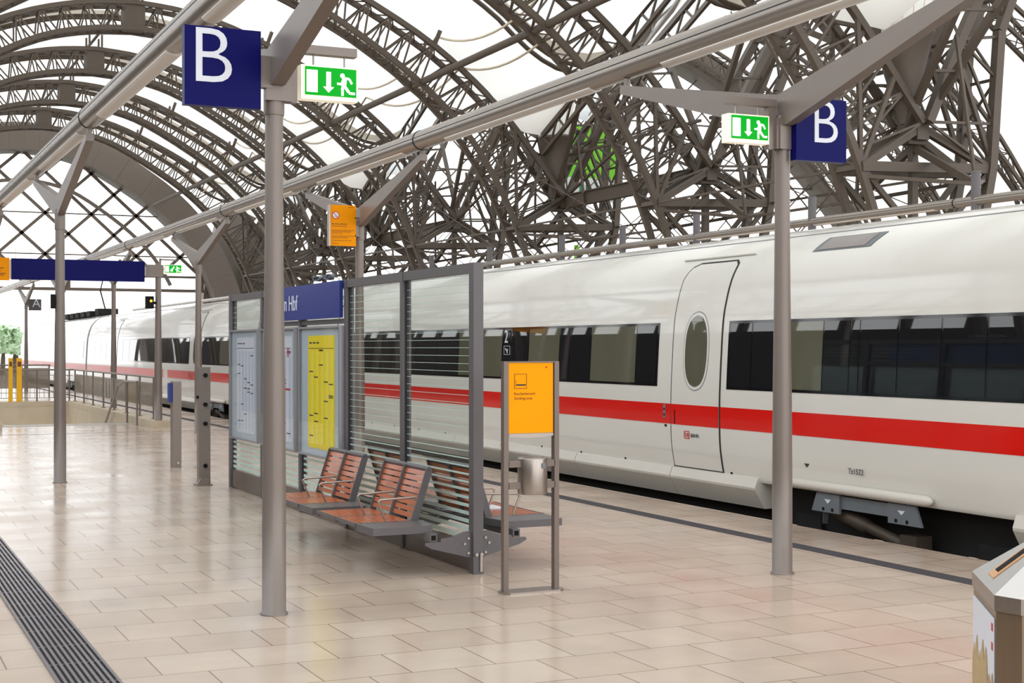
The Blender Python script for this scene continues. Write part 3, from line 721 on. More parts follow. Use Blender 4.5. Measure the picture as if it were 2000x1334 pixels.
for x in (3.22, 3.52): b.bar((x, 31, 3.52), (x, 31, 3.72), 0.008)
b.bar((3.22, 31, 3.70), (3.37, 31, 3.80), 0.006); b.bar((3.37, 31, 3.80), (3.52, 31, 3.70), 0.006)
tag(b.build('hanger_wire', DARKG), 'thin wire hanger standing on top of the wide blue sign', 'wire')
# orange notice on second right column
t = thing('notice_sign', 'orange no-smoking notice on the column behind the shelter', 'sign', (6.2, 18.88, 3.1))
MB().box(6.005, 6.375, 18.8, 18.84, 3.085, 3.64).build('panel', ORANGE2, t)
MB().box(5.985, 6.005, 18.78, 18.86, 3.08, 3.64).build('edge_trim', ALU, t)
yf = 18.797
def disc(b, cx, cz, r0, r1, y, n=24):
    v = []
    for k in range(n):
        a = 2 * PI * k / n; v += [(cx + r1 * math.cos(a), y, cz + r1 * math.sin(a)), (cx + r0 * math.cos(a), y, cz + r0 * math.sin(a))]
    b.add(v, [(2 * k, 2 * ((k + 1) % n), 2 * ((k + 1) % n) + 1, 2 * k + 1) for k in range(n)])
b = MB(); disc(b, 6.085, 3.50, 0.0, 0.045, yf); b.build('white_disc', PAPER, t)
b = MB(); disc(b, 6.085, 3.50, 0.042, 0.052, yf - 0.001); b.bar((6.053, yf - 0.001, 3.532), (6.117, yf - 0.001, 3.468), 0.008, 0.001, (0, 1, 0)); b.build('prohibition_ring', REDP, t)
b = MB().bar((6.065, yf - 0.0005, 3.49), (6.10, yf - 0.0005, 3.475), 0.006, 0.001, (0, 1, 0)); b.build('cigarette_symbol', DARKT, t)
text('heading', 'Rauchfreier Bahnhof', 0.026, DARKT, t, (6.03, yf, 3.375), 'S', 0.001)
b = MB()
for z, x1 in ((3.35, 6.24), (3.295, 6.35), (3.275, 6.30), (3.255, 6.18), (3.215, 6.35), (3.195, 6.26), (3.155, 6.31), (3.115, 6.12)): b.box(6.03, x1, yf - 0.001, yf, z, z + 0.005)
b.box(6.27, 6.34, yf - 0.001, yf, 3.61, 3.616)
b.build('print_lines', BROWNT, t)
b = MB()
for z in (3.22, 3.46): b.box(6.36, 6.44, 18.80, 18.85, z, z + 0.02)
b.box(6.36, 6.42, 18.81, 18.85, 3.24, 3.44); b.build('bracket', COLM, t)
# small signal boxes on poles
t = thing('signal_lamp', 'small black signal box with orange light, on the pole beside the wide blue sign', 'signal', (5.93, 31, 2.65))
MB().box(5.83, 6.0, 30.94, 31.04, 2.53, 2.79).build('box', BLACKM, t)
b = MB(); disc(b, 5.94, 2.69, 0, 0.028, 30.938, 14); b.build('lamp', REDL, t)
MB().box(5.99, 6.06, 31.0, 31.04, 2.62, 2.68).build('bracket', BLACKM, t)
t = thing('signal_lamp', 'black box on the left side of the second left column', 'signal', (2.36, 18.85, 2.3))
MB().box(2.375, 2.425, 18.82, 18.88, 2.19, 2.37).build('box', BLACKM, t)
MB().box(2.42, 2.45, 18.84, 18.86, 2.25, 2.3).build('bracket', BLACKM, t)

# ------------------------------------------------------------------ shelter (glass windbreak)
SX = 4.33
PY = [9.97, 11.47, 12.97, 14.47, 15.97, 17.42]
HT = 2.34
t = thing('glass_shelter', 'long glass windbreak with grey posts in the middle of the platform', 'shelter', (SX, 13.7, 0))
for i, y in enumerate(PY):
    hw = 0.045 if i in (0, 5) else 0.03
    MB().box(SX - 0.04, SX + 0.04, y - hw, y + hw, 0, HT).build('post', DARKG, t)
for y0, y1 in zip(PY[:-1], PY[1:]):
    MB().box(SX - 0.035, SX + 0.035, y0 + 0.03, y1 - 0.03, HT - 0.075, HT).build('top_rail', DARKG, t)
    MB().box(SX - 0.025, SX + 0.025, y0 + 0.03, y1 - 0.03, 0.012, 0.225).build('kick_plate', KICK, t)
    gp = MB().box(SX - 0.006, SX + 0.006, y0 + 0.05, y1 - 0.05, 0.225, HT - 0.08).build('glass_pane', GLASS, t)
    b = MB(); z = 0.245; k = 0
    while z < HT - 0.12:
        th = max(0.004, 0.036 * (1 - (z - 0.23) / 0.85)); b.box(SX - 0.0085, SX - 0.0065, y0 + 0.06, y1 - 0.06, z, z + th); z += 0.0605
    b.build('frosted_stripes', FROST, gp)
    b = MB()
    for yy in (y0 + 0.042, y1 - 0.042): b.box(SX - 0.012, SX + 0.012, yy - 0.012, yy + 0.012, 0.23, HT - 0.08)
    b.build('gasket', SEAM, t)
b = MB()
for dx in (-0.02, 0.02):
    b.tube([(SX + dx, 9.925, 0.15), (SX + dx, 9.905, 0.15)], 0.014, 12)
b.box(SX + 0.01, SX + 0.03, 9.913, 9.925, 0.02, 0.14); b.build('end_bolt', ALU, t)
# middle mullion rail above the cases
MB().box(SX - 0.03, SX + 0.03, 13.0, 15.94, 1.93, 1.975).build('middle_rail', DARKG, t)
# cable tangle on top
b = MB(); pts = []
for k in range(60):
    a = k * 0.9; pts.append((SX + 0.03 * math.sin(a * 1.3), 13.75 + 0.28 * math.sin(k * 0.35) + 0.03 * math.cos(a), HT + 0.03 + 0.022 * (1 + math.sin(a * 0.77))))
tag(MB().tube(pts, 0.008, 6).build('cable_tangle', BRACK), 'tangle of grey cable lying on top of the shelter above the blue nameplate', 'cable')
# nameplate
t = thing('station_nameplate', 'blue station nameplate with white lettering on the glass shelter', 'sign', (SX - 0.07, 14.5, 2.0))
MB().box(SX - 0.075, SX - 0.041, 13.03, 15.62, 1.985, 2.335).build('panel', BLUE2, t)
text('lettering', 'Dresden Hbf', 0.225, WLET, t, (SX - 0.077, 15.56, 2.085), 'W', 0.003, sx=0.97)
# display cases
def case(y0, y1, label, poster, px0, px1, z0=0.615, z1=1.91):
    t = thing('display_case', label, 'display case', (SX - 0.06, (y0 + y1) / 2, z0), 0, 'timetable cases on the shelter')
    xb, xf = SX - 0.041, SX - 0.085
    b = MB(); f = 0.035
    b.box(xf, xb, y0, y0 + f, z0, z1).box(xf, xb, y1 - 0.02, y1, z0, z1).box(xf, xb, y0 + f, y1 - 0.02, z1 - 0.02, z1).box(xf, xb, y0 + f, y1 - 0.02, z0, z0 + 0.02)
    b.build('case_frame', CASEF, t)
    MB().box(xb - 0.012, xb - 0.003, y0 + f, y1 - 0.02, z0 + 0.02, z1 - 0.02).build('backing', CASEB, t)
    MB().box(xf + 0.004, xf + 0.009, y0 + f, y1 - 0.02, z0 + 0.02, z1 - 0.02).build('glass_door', GLASSC, t)
    xp = xb - 0.012
    pa, pb = 0.70, 1.82
    p = MB().box(xp - 0.004, xp, px0, px1, pa, pb).build('timetable_poster', YELP if poster == 'y' else PAPER, t)
    b = MB(); b2 = MB(); n = 5; wd = (px1 - px0 - 0.06) / n
    for c in range(n):
        ya = px0 + 0.03 + c * wd
        for k in range(3):
            z = pa + 0.05 + RND.random() * (pb - pa - 0.2); b.box(xp - 0.0055, xp - 0.004, ya + 0.01, ya + wd - 0.02, z, z + 0.012)
        b2.box(xp - 0.005, xp - 0.004, ya + 0.008, ya + wd * 0.45, pa + 0.04, pb - 0.16)
    for k in range(3): b.box(xp - 0.0055, xp - 0.004, px1 - 0.05 - 0.12 * k - 0.08, px1 - 0.05 - 0.12 * k, pb - 0.08, pb - 0.065)
    b.box(xp - 0.0055, xp - 0.004, px0 + 0.02, px1 - 0.02, pb - 0.13, pb - 0.125)
    b.build('print_marks', DARKT, p); b2.build('print_columns', YELC if poster == 'y' else mat('grey_print_column', srgb(196, 204, 224), 0.5), p)
    if poster == 'r':
        MB().box(xp - 0.006, xp - 0.004, px0 + 0.12, px0 + 0.16, 1.60, 1.70).box(xp - 0.006, xp - 0.004, px0 + 0.05, px1 - 0.1, 1.25, 1.27).build('red_print', REDP, p)
    return t
case(15.97, 17.26, 'left display case with white timetable, far end of the shelter', 'w', 16.2, 17.0)
case(14.49, 15.85, 'middle display case with white timetable, half hidden by the big column', 'r', 14.68, 15.62)
case(13.0, 14.36, 'right display case with a yellow timetable on the shelter', 'y', 13.24, 14.10)

# benches
def bench(s, y_sh, label):
    X = lambda d: SX + s * d
    t = thing('bench', label, 'bench', (X(0.5), 11 + y_sh, 0), 0, 'slatted benches on the shelter')
    MB().box(min(X(0.31), X(0.37)), max(X(0.31), X(0.37)), 9.98 + y_sh, 12.9 + y_sh, 0.255, 0.315).build('beam', DARKG, t)
    MB().box(min(X(0.322), X(0.358)), max(X(0.322), X(0.358)), 9.978 + y_sh, 9.981 + y_sh, 0.267, 0.303).build('beam_opening', BLACKM, t)
    for py in (9.97, 11.47, 12.97):
        poly = [(0.04, 0.12), (0.04, 0.32), (0.10, 0.32), (0.20, 0.285), (0.29, 0.275), (0.29, 0.253), (0.41, 0.253), (0.415, 0.235), (0.36, 0.205)]
        b = MB().prism(poly, lambda u, z: (X(u), py + 0.05 * 0 - 0.012 + 0.0, z), lambda u, z: (X(u), py + 0.012, z))
        b.build('bracket', DARKG, t)
        b = MB()
        for u, z in ((0.07, 0.27), (0.10, 0.23), (0.07, 0.16)): b.tube([(X(u), py - 0.012, z), (X(u), py - 0.022, z)], 0.010, 10)
        b.build('bolt', ALU, t)
    zs = 0.365
    for base in (10.44, 11.95):
        poly = [(0.25, base - 0.02), (0.795, base - 0.02), (0.78, base - 0.36), (0.31, base - 0.36)]
        MB().prism(poly, lambda u, y: (X(u), y, zs - 0.055), lambda u, y: (X(u), y, zs)).build('shelf', DARKG, t)
        for k in range(2):
            y0 = base + k * 0.49; y1 = y0 + 0.48
            st = MB()
            for j in range(9):
                d = 0.35 + j * 0.0485; st.box(min(X(d), X(d + 0.040)), max(X(d), X(d + 0.040)), y0 + 0.012, y1 - 0.012, zs - 0.018, zs)
            st.build('seat', WOOD, t)
            b = MB()
            for yy in (y0, y1 - 0.012): b.bar((X(0.29), yy + 0.006, zs - 0.02), (X(0.795), yy + 0.006, zs - 0.02), 0.014, 0.04)
            b.bar((X(0.792), y0, zs - 0.012), (X(0.792), y1, zs - 0.012), 0.014, 0.028); b.bar((X(0.31), (y0 + y1) / 2, 0.31), (X(0.7), (y0 + y1) / 2, 0.33), 0.05, 0.04)
            b.build('seat_frame', DARKG, t)
            bk = MB(); p0 = Vector((X(0.32), 0, zs)); p1 = Vector((X(0.19), 0, 0.755)); dv = p1 - p0
            for j in range(8):
                a = p0 + dv * (0.03 + j * 0.118); c = p0 + dv * (0.03 + j * 0.118 + 0.092)
                bk.bar((a.x, (y0 + y1) / 2, a.z), (c.x, (y0 + y1) / 2, c.z), y1 - y0 - 0.024, 0.016, (s, 0, 0))
            bk.build('backrest', WOOD, t)
            b = MB()
            for yy in (y0 + 0.006, y1 - 0.006): b.bar((p0.x, yy, p0.z - 0.02), (p1.x, yy, p1.z), 0.012, 0.055, (s, 0, 0))
            b.tube([(p1.x, y0, p1.z), (p1.x, y1, p1.z)], 0.02, 10)
            b.build('back_frame', DARKG, t)
            ya = y0 + 0.035
            MB().tube([(X(0.54), ya, zs), (X(0.59), ya, zs + 0.125), (X(0.60), ya, zs + 0.15), (X(0.58), ya, zs + 0.165), (X(0.29), ya, zs + 0.175)], 0.0085, 8).build('armrest', ALU, t)
    return t
bench(-1, 0.0, 'wooden slatted bench seats with armrests on the left of the shelter, facing the viewer side')
bench(1, 0.0, 'wooden slatted bench seats behind the glass, on the train side of the shelter')
q = MB().box(4.74, 4.98, 10.86, 11.12, 0.366, 0.376); tag(q.build('newspaper', PAPER), 'folded newspaper lying on the bench seat behind the shelter end post', 'newspaper')

# ------------------------------------------------------------------ smoking area stand
t = thing('smoking_stand', 'steel smoking-area stand with orange sign and ashtray in front of the train', 'stand', (4.36, 9.08, 0))
b = MB(); L_, Wd = 0.30, 0.085
poly = []
for sx in (1, -1):
    for k in range(9):
        a = (-90 + 180 * k / 8) * PI / 180
        poly.append((4.36 + sx * (0.16 + Wd * math.cos(a)) if sx > 0 else 4.36 - (0.16 + Wd * math.cos(a)), 9.08 + (Wd * math.sin(a) if sx > 0 else -Wd * math.sin(a))))
b.prism(poly, lambda x, y: (x, y, 0), lambda x, y: (x, y, 0.012)); b.build('base_plate', ALU, t)
for x in (4.160, 4.550): MB().box(x - 0.018, x + 0.018, 9.055, 9.105, 0.012, 1.605).build('post', POSTM, t)
MB().box(4.183, 4.537, 9.06, 9.10, 1.595, 1.605).build('top_bar', POSTM, t)
p = MB().box(4.183, 4.525, 9.065, 9.085, 1.105, 1.595).build('orange_panel', ORANGE, t)
b = MB(); yf = 9.0635
for x0, x1, z0, z1 in ((4.225, 4.32, 1.515, 1.518), (4.225, 4.32, 1.415, 1.418), (4.225, 4.228, 1.415, 1.518), (4.317, 4.32, 1.415, 1.518), (4.234, 4.241, 1.437, 1.445), (4.236, 4.238, 1.45, 1.475)): b.box(x0, x1, yf - 0.001, yf + 0.0016, z0, z1)
b.build('symbol_frame', BROWNT, p)
MB().box(4.243, 4.312, yf - 0.001, yf + 0.0016, 1.436, 1.446).build('cigarette_symbol', DARKT, p)
text('sign_text', 'Raucherbereich', 0.026, BROWNT, p, (4.222, yf, 1.372), 'S', 0.001)
text('sign_text', 'Smoking area', 0.026, BROWNT, p, (4.222, yf, 1.340), 'S', 0.001, shear=0.2)
MB().box(4.465, 4.478, yf - 0.001, yf + 0.0016, 1.558, 1.568).build('red_mark', REDP, p)
b = MB(); poly = [(4.183, 1.103), (4.525, 1.103), (4.525, 1.085)] + [(4.525 - 0.342 * k / 12, 1.085 - 0.012 * math.sin(PI * k / 12)) for k in range(1, 13)]
b.prism(poly, lambda x, z: (x, 9.06, z), lambda x, z: (x, 9.10, z)); b.build('lower_rail', ALU, t)
a = MB().lathe(4.372, 9.08, [(0.100, 0.68), (0.104, 0.69), (0.104, 0.925), (0.100, 0.935), (0.09, 0.935), (0.088, 0.90), (0.0, 0.90)], 32).build('ashtray', ALU, t)
MB().box(4.395, 4.425, 8.974, 8.979, 0.865, 0.90).build('sticker', BRACK, a)
for z0 in (0.72, 0.87):
    for x0, x1 in ((4.183, 4.285), (4.46, 4.537)): MB().box(x0, x1, 9.055, 9.095, z0, z0 + 0.045).build('ashtray_bracket', POSTM, t)

# ------------------------------------------------------------------ recycling bin
bx, by = 3.318, 3.15
ang = math.atan2(0.57, -0.82)
t = thing('recycling_bin', 'steel recycling bin with slotted lid at the lower right corner', 'bin', (bx, by, 0), ang)
def loc2(u, v, z): c_, s_ = math.cos(ang), math.sin(ang); return (bx + u * c_ - v * s_, by + u * s_ + v * c_, z)
def octo(hs, ch): return [(hs, -hs + ch), (hs, hs - ch), (hs - ch, hs), (-hs + ch, hs), (-hs, hs - ch), (-hs, -hs + ch), (-hs + ch, -hs), (hs - ch, -hs)]
O1 = octo(0.285, 0.062); O0 = octo(0.28, 0.06)
MB().prism(O0, lambda u, v: loc2(u, v, 0.03), lambda u, v: loc2(u, v, 0.955)).build('body', STEELP, t)
MB().prism(O1, lambda u, v: loc2(u, v, 0.955), lambda u, v: loc2(u, v, 1.0)).build('lid_rim', ALU, t)
I = octo(0.07, 0.02)
b = MB(); vs = [loc2(u, v, 1.0) for u, v in O1] + [loc2(u, v, 1.17) for u, v in I]
b.add(vs, [(i, (i + 1) % 8, 8 + (i + 1) % 8, 8 + i) for i in range(8)] + [tuple(range(8, 16))])
lid = b.build('lid', LIDM, t)
for k in range(4):
    a = k * PI / 2; R = lambda u, v: (u * math.cos(a) - v * math.sin(a), u * math.sin(a) + v * math.cos(a))
    zz = lambda u: 1.0 + (0.285 - u) / 0.215 * 0.17
    def slot(u0, u1, v0, v1, e): 
        b = MB(); pts = [(u0, v0), (u1, v0), (u1, v1), (u0, v1)]
        b.add([loc2(*R(u, v), zz(u) + e) for u, v in pts] + [loc2(*R(u, v), zz(u) + 0.001) for u, v in pts], [(0, 1, 2, 3), (0, 4, 5, 1), (1, 5, 6, 2), (2, 6, 7, 3), (3, 7, 4, 0)])
        return b
    slot(0.085, 0.262, -0.045, 0.045, 0.004).build('slot_surround', mat('copper_slot_surround', srgb(224, 170, 120), 0.35, 0.3) if k == 0 else MATS['copper_slot_surround'], lid)
    slot(0.10, 0.245, -0.024, 0.024, 0.006).build('slot', BLACKM, lid)
    v0, v1 = (-0.205, 0.205)
    pb = MB()
    pts = [(0.281, v0), (0.284, v0), (0.284, v1), (0.281, v1)]
    if k % 2 == 0:
        pb.add([loc2(*R(u, v), z) for z in (0.08, 0.93) for u, v in pts], [(0, 1, 2, 3), (4, 7, 6, 5), (0, 4, 5, 1), (1, 5, 6, 2), (2, 6, 7, 3), (3, 7, 4, 0)])
        po = pb.build('poster', PAPER, t)
        lb = MB()
        for q_ in range(7):
            vc = -0.18 + q_ * 0.06; hgt = 0.74 + 0.08 * RND.random(); wv = 0.034
            tri = [(vc - wv, 0.09), (vc + wv, 0.09), (vc + wv, hgt * 0.93), (vc + wv * 0.6, hgt * 0.985), (vc + 0.006, hgt + 0.015), (vc - wv * 0.7, hgt * 0.97), (vc - wv, hgt * 0.92)]
            lb.prism(tri, lambda v, z: loc2(*R(0.284 + q_ * 0.0002, v), z), lambda v, z: loc2(*R(0.2855 + q_ * 0.0002, v), z))
        lb.build('printed_leaves', PHOTOB, po)
        rb = MB()
        for z in (0.89, 0.835):
            rb.prism([(0.165, z), (0.19, z), (0.19, z + 0.022), (0.165, z + 0.022)], lambda v, z: loc2(*R(0.284, v), z), lambda v, z: loc2(*R(0.2852, v), z))
        rb.build('red_mark', REDP, po)
    else:
        pb.add([loc2(*R(u, v), z) for z in (0.06, 0.93) for u, v in pts], [(0, 1, 2, 3), (4, 7, 6, 5), (0, 4, 5, 1), (1, 5, 6, 2), (2, 6, 7, 3), (3, 7, 4, 0)])
        pb.build('door', STEELP, t)
for u, v in ((0.2, 0.2), (-0.2, 0.2), (-0.2, -0.2), (0.2, -0.2)): MB().prism([(u - .03, v - .03), (u + .03, v - .03), (u + .03, v + .03), (u - .03, v + .03)], lambda a, c: loc2(a, c, 0), lambda a, c: loc2(a, c, 0.03)).build('foot', BLACKM, t)

# ------------------------------------------------------------------ posts on the platform
t = thing('ticket_validator', 'low grey post with a blue side box, behind the shelter end', 'post', (4.3, 20.59, 0))
MB().box(4.24, 4.36, 20.50, 20.68, 0, 1.22).build('housing', COLM, t)
MB().box(4.195, 4.24, 20.52, 20.66, 0.93, 1.20).build('blue_box', BLUE2, t)
MB().tube([(4.31, 20.5, 0.07), (4.31, 20.485, 0.07)], 0.02, 10).build('bolt', ALU, t)
t = thing('socket_post', 'taller grey post with four black sockets beside the shelter end', 'post', (4.06, 17.77, 0))
MB().box(3.985, 4.125, 17.72, 17.84, 0, 1.46).build('housing', COLM, t)
b = MB()
for z in (1.36, 1.0, 0.765, 0.245): b.tube([(4.06, 17.72, z), (4.06, 17.69, z)], 0.026, 14)
b.tube([(3.985, 17.76, 1.09), (3.96, 17.76, 1.09)], 0.02, 10); b.build('socket', BLACKM, t)
MB().box(3.95, 4.14, 17.66, 17.88, 0, 0.02).prism([(3.955, 0.02), (4.10, 0.02), (4.10, 0.10), (4.0, 0.10)], lambda x, z: (x, 17.67, z), lambda x, z: (x, 17.72, z)).build('foot_bracket', COLM, t)
for i, (x0, x1) in enumerate(((4.31, 4.42), (4.53, 4.67))):
    t = thing('yellow_post', 'tall yellow ticket post on the stairwell rim, %s of the two' % ('left and thinner', 'right and wider')[i], 'post', ((x0 + x1) / 2, 43.2, 0.15))
    MB().box(x0, x1, HY1 + 0.02, HY1 + 0.12, 0.15, 1.40).build('body', YELPOST, t)
    MB().box(x0 + 0.02, x1 - 0.02, HY1 + 0.02 - 0.004, HY1 + 0.02, 1.16, 1.3).build('panel', BROWNT, t)
# railings
t = thing('stair_railing', 'grey railing on the kerb right of the stair opening', 'railing', (6.15, 37, 0.15), 0, 'railings around the stairs')
RX = 6.12
for y in (31.6, 33.2, 34.9, 36.6, 38.2, 39.9, 41.5, 43.2):
    MB().tube([(RX, y, 0.15), (RX, y, 1.05)], 0.022, 10).build('post', COLM, t)
    MB().tube([(RX, y, 0.15), (RX, y, 0.165)], 0.06, 12).build('foot_plate', COLM, t)
MB().tube([(RX, 31.3, 1.06), (RX, 43.4, 1.06)], 0.024, 10).build('top_rail', COLM, t)
MB().tube([(RX, 31.6, 0.93), (RX, 43.3, 0.93)], 0.008, 6).build('mid_rail', COLM, t)
MB().box(RX - 0.004, RX + 0.004, 31.7, 43.2, 0.42, 0.92).build('perforated_panel', PERF, t)
t = thing('stair_railing', 'grey railing across the far end of the stair opening behind the yellow posts', 'railing', (4.4, 43.6, 0.15), 0, 'railings around the stairs')
b = MB()
for x in (2.9, 4.0, 5.1, 6.0): MB().tube([(x, HY1 + 0.2, 0.15), (x, HY1 + 0.2, 1.05)], 0.022, 8).build('post', COLM, t)
MB().tube([(2.6, HY1 + 0.2, 1.06), (6.12, HY1 + 0.2, 1.06)], 0.024, 8).build('top_rail', COLM, t)
b = MB()
for k in range(26): b.bar((2.7 + k * 0.13, HY1 + 0.2, 0.25), (2.7 + k * 0.13, HY1 + 0.2, 0.9), 0.012)
for z in (0.25, 0.4, 0.9): b.bar((2.6, HY1 + 0.2, z), (6.1, HY1 + 0.2, z), 0.016)
b.build('balusters', COLM, t)
t = thing('stair_handrail', 'grey handrail sloping down into the stair opening', 'handrail', (5.8, 34, 0))
MB().tube([(5.84, 32.0, 0.95), (5.84, 33.6, 0.93), (5.84, 34.4, 0.80), (5.84, 43.0, -3.75)], 0.026, 10).build('rail', COLM, t)
MB().tube([(5.84, 32.0, 0.95), (5.84, 32.0, 0.0)], 0.022, 10).build('post', COLM, t)
MB().tube([(5.84, 33.2, 0.94), (5.84, 33.2, 0.0)], 0.022, 10).build('post', COLM, t)
t = thing('barrier_fence', 'grey fence with perforated panels on the platform beyond the stairs, far left', 'fence', (5.2, 52, 0))
for x in (3.8, 4.7, 5.6, 6.5): MB().tube([(x, 52, 0), (x, 52, 1.1)], 0.025, 8).build('post', COLM, t)
MB().tube([(3.6, 52, 1.1), (6.55, 52, 1.1)], 0.025, 8).build('top_rail', COLM, t)
MB().box(4.7, 6.5, 51.99, 52.01, 0.3, 1.0).build('perforated_panel', PERF, t)

# ------------------------------------------------------------------ train
XS = 8.55; XC = XS + 1.43
PRZ = [(0.30, 0.075), (0.35, 0.055), (0.6, 0.012), (0.85, 0.0), (1.1, 0.0), (1.26, 0.005), (1.6, 0.022), (1.98, 0.048), (2.2, 0.088), (2.4, 0.145), (2.55, 0.215), (2.68, 0.31), (2.78, 0.42), (2.87, 0.57), (2.94, 0.78), (2.985, 1.02), (3.01, 1.43)]
PR = smooth_pts(PRZ, 3)
def bx_(z):
    for p, q in zip(PR[:-1], PR[1:]):
        if p[0] <= z <= q[0]: return XS + p[1] + (q[1] - p[1]) * (z - p[0]) / (q[0] - p[0])
    return XS + PR[-1][1]
def nrm(z):
    d = 0.02; dx = bx_(z + d) - bx_(z - d); v = Vector((-2 * d, dx)); v.normalize(); return v      # x, z
def skin(y, z, e):
    n = nrm(z); return (bx_(z) + n.x * e, y, z + n.y * e)
def patch(z0, z1, yl, yr, e, n=10, m=1):     # yl/yr functions or numbers giving the far and near ends
    b = MB(); f = lambda g_, z: g_(z) if callable(g_) else g_
    vs = []
    for i in range(n + 1):
        z = z0 + (z1 - z0) * i / n
        for j in range(m + 1): 
            a, c = f(yl, z), f(yr, z); vs.append(skin(a + (c - a) * j / m, z, e))
    b.add(vs, [(i * (m + 1) + j, i * (m + 1) + j + 1, (i + 1) * (m + 1) + j + 1, (i + 1) * (m + 1) + j) for i in range(n) for j in range(m)], True)
    # give the patch thickness
    k = len(b.v); vs2 = []
    for i in range(n + 1):
        z = z0 + (z1 - z0) * i / n
        for yy in (f(yl, z), f(yr, z)): vs2.append((skin(yy, z, e), skin(yy, z, e - 0.002)))
    L = [v for v in vs2[0::2]]; Rr = [v for v in vs2[1::2]]
    for S in (L, Rr):
        b.add([p for pr in S for p in pr], [(2 * i, 2 * i + 1, 2 * i + 3, 2 * i + 2) for i in range(n)])
    b.add([L[0][0], L[0][1], Rr[0][1], Rr[0][0]], [(0, 1, 2, 3)]); b.add([L[-1][0], L[-1][1], Rr[-1][1], Rr[-1][0]], [(0, 1, 2, 3)])
    return b
def rounded(y0, y1, z0, z1, r_l, r_r, r_b=0.0):
    def top(y, r, z, s):
        if r > 0 and z > z1 - r: h = z - (z1 - r); return y + s * (r - math.sqrt(max(r * r - h * h, 0)))
        if r_b > 0 and z < z0 + r_b: h = (z0 + r_b) - z; return y + s * (r_b - math.sqrt(max(r_b * r_b - h * h, 0)))
        return y
    return (lambda z: top(y1, r_l, z, -1)), (lambda z: top(y0, r_r, z, 1))
def ell(yc, zc, ry, rz):
    # stadium-like oval
    def hw(z):
        d = abs(z - zc); s = max(0.0, 1 - (d / rz) ** 2.6); return ry * s ** (1 / 2.2)
    return (lambda z: yc + hw(z)), (lambda z: yc - hw(z))
def car(y0, y1, label, bands, doors, stripes, open_near, open_far, panes_olive=()):
    t = thing('train_car', label, 'train car', (XC, (y0 + y1) / 2, -0.55), 0, 'coaches of the white train')
    prof = [(XS + p[1], p[0]) for p in PR] + [(2 * XC - XS - p[1], p[0]) for p in reversed(PR[:-1])]
    b = MB(); n = len(prof)
    vs = [(x, y, z) for y in (y0, y1) for x, z in prof]
    b.add(vs, [(i, i + 1, n + i + 1, n + i) for i in range(n - 1)], True)
    b.add([vs[0], vs[n - 1], vs[2 * n - 1], vs[n]], [(0, 1, 2, 3)]); b.add(vs[:n], [tuple(range(n))]); b.add(vs[n:], [tuple(range(n))[::-1]])
    b.build('body_shell', TRAINW, t)
    # roof joint line
    bb = patch(2.862, 2.870, y1, y0, 0.003, 1); bb.build('roof_joint', BRACK, t)
    for a, c, m_ in stripes: patch(0.835, 1.063, c, a, 0.003, 6).build('red_stripe', m_, t)
    for a, c, divs in bands:
        patch(1.255, 1.985, c, a, 0.004, 10).build('window_band', BAND, t)
        ed = [a + 0.03] + sorted(divs) + [c - 0.03]
        for k in range(len(ed) - 1):
            if ed[k + 1] - ed[k] > 0.12:
                ol = any(ed[k] - 0.05 < o < ed[k + 1] + 0.05 for o in panes_olive)
                patch(1.285, 1.955, ed[k + 1] - 0.012, ed[k] + 0.012, 0.007, 10).build('window_pane', PANEO if ol else PANE, t)
    for yc in doors:
        w2 = 0.51
        l, r = rounded(yc - w2, yc + w2, 0.345, 2.655, 0.22, 0.07)
        patch(0.345, 2.655, l, r, 0.005, 60).build('door_seal', SEAM, t)
        e_ = 0.022
        l, r = rounded(yc - w2 + e_, yc + w2 - e_, 0.345 + e_, 2.655 - e_, 0.20, 0.055)
        d = patch(0.345 + e_, 2.655 - e_, l, r, 0.009, 60).build('door', TRAINW, t)
        patch(0.835, 1.063, yc + w2 - e_, yc - w2 + e_, 0.0115, 6).build('door_stripe', TRAINR, d)
        l, r = ell(yc + 0.0, 1.66, 0.262, 0.44); patch(1.221, 2.099, l, r, 0.0105, 40).build('window_trim', BRACK, d)
        l, r = ell(yc, 1.66, 0.252, 0.43); patch(1.231, 2.089, l, r, 0.012, 40).build('window_ring', TRAINW, d)
        l, r = ell(yc, 1.66, 0.222, 0.395); patch(1.266, 2.054, l, r, 0.014, 40).build('window_pane', PANEO, d)
        MB().box(XS - 0.016, XS - 0.009, yc + 0.40, yc + 0.415, 0.84, 1.0).build('door_handle', BLACKM, d)
        b = MB().box(XS - 0.008, XS - 0.002, yc + 0.62, yc + 0.67, 0.90, 1.05).build('door_control', BRACK, t)
        c_ = MB()
        for z in (0.935, 1.0): c_.tube([(XS - 0.008, yc + 0.645, z), (XS - 0.012, yc + 0.645, z)], 0.015, 10)
        c_.build('push_button', BLACKM, b)
        MB().box(XS - 0.006, XS - 0.001, yc + 0.60, yc + 0.64, 0.80, 0.825).build('door_socket', BLACKM, t)
        MB().tube([skin(yc - 0.72, 2.70, 0.012), skin(yc + 0.72, 2.70, 0.012)], 0.012, 6).build('rain_gutter', TRAINW, t)
    # underframe
    MB().box(XS + 0.35, 2 * XC - XS - 0.35, y0 + 0.2, y1 - 0.2, -0.12, 0.30).build('underframe', UNDER, t)
    # skirts
    yy = y0 + open_near; ye = y1 - open_far
    segs = []
    cuts = [yy]
    while cuts[-1] + 2.35 < ye - 1.0: cuts.append(cuts[-1] + (1.7 if len(cuts) % 3 == 1 else 2.35))
    cuts.append(ye)
    segs = list(zip(cuts[:-1], cuts[1:]))
    segs.insert(0, (y0 + 0.1, y0 + open_near - 3.6)); segs.append((y1 - open_far + 3.6, y1 - 0.1))
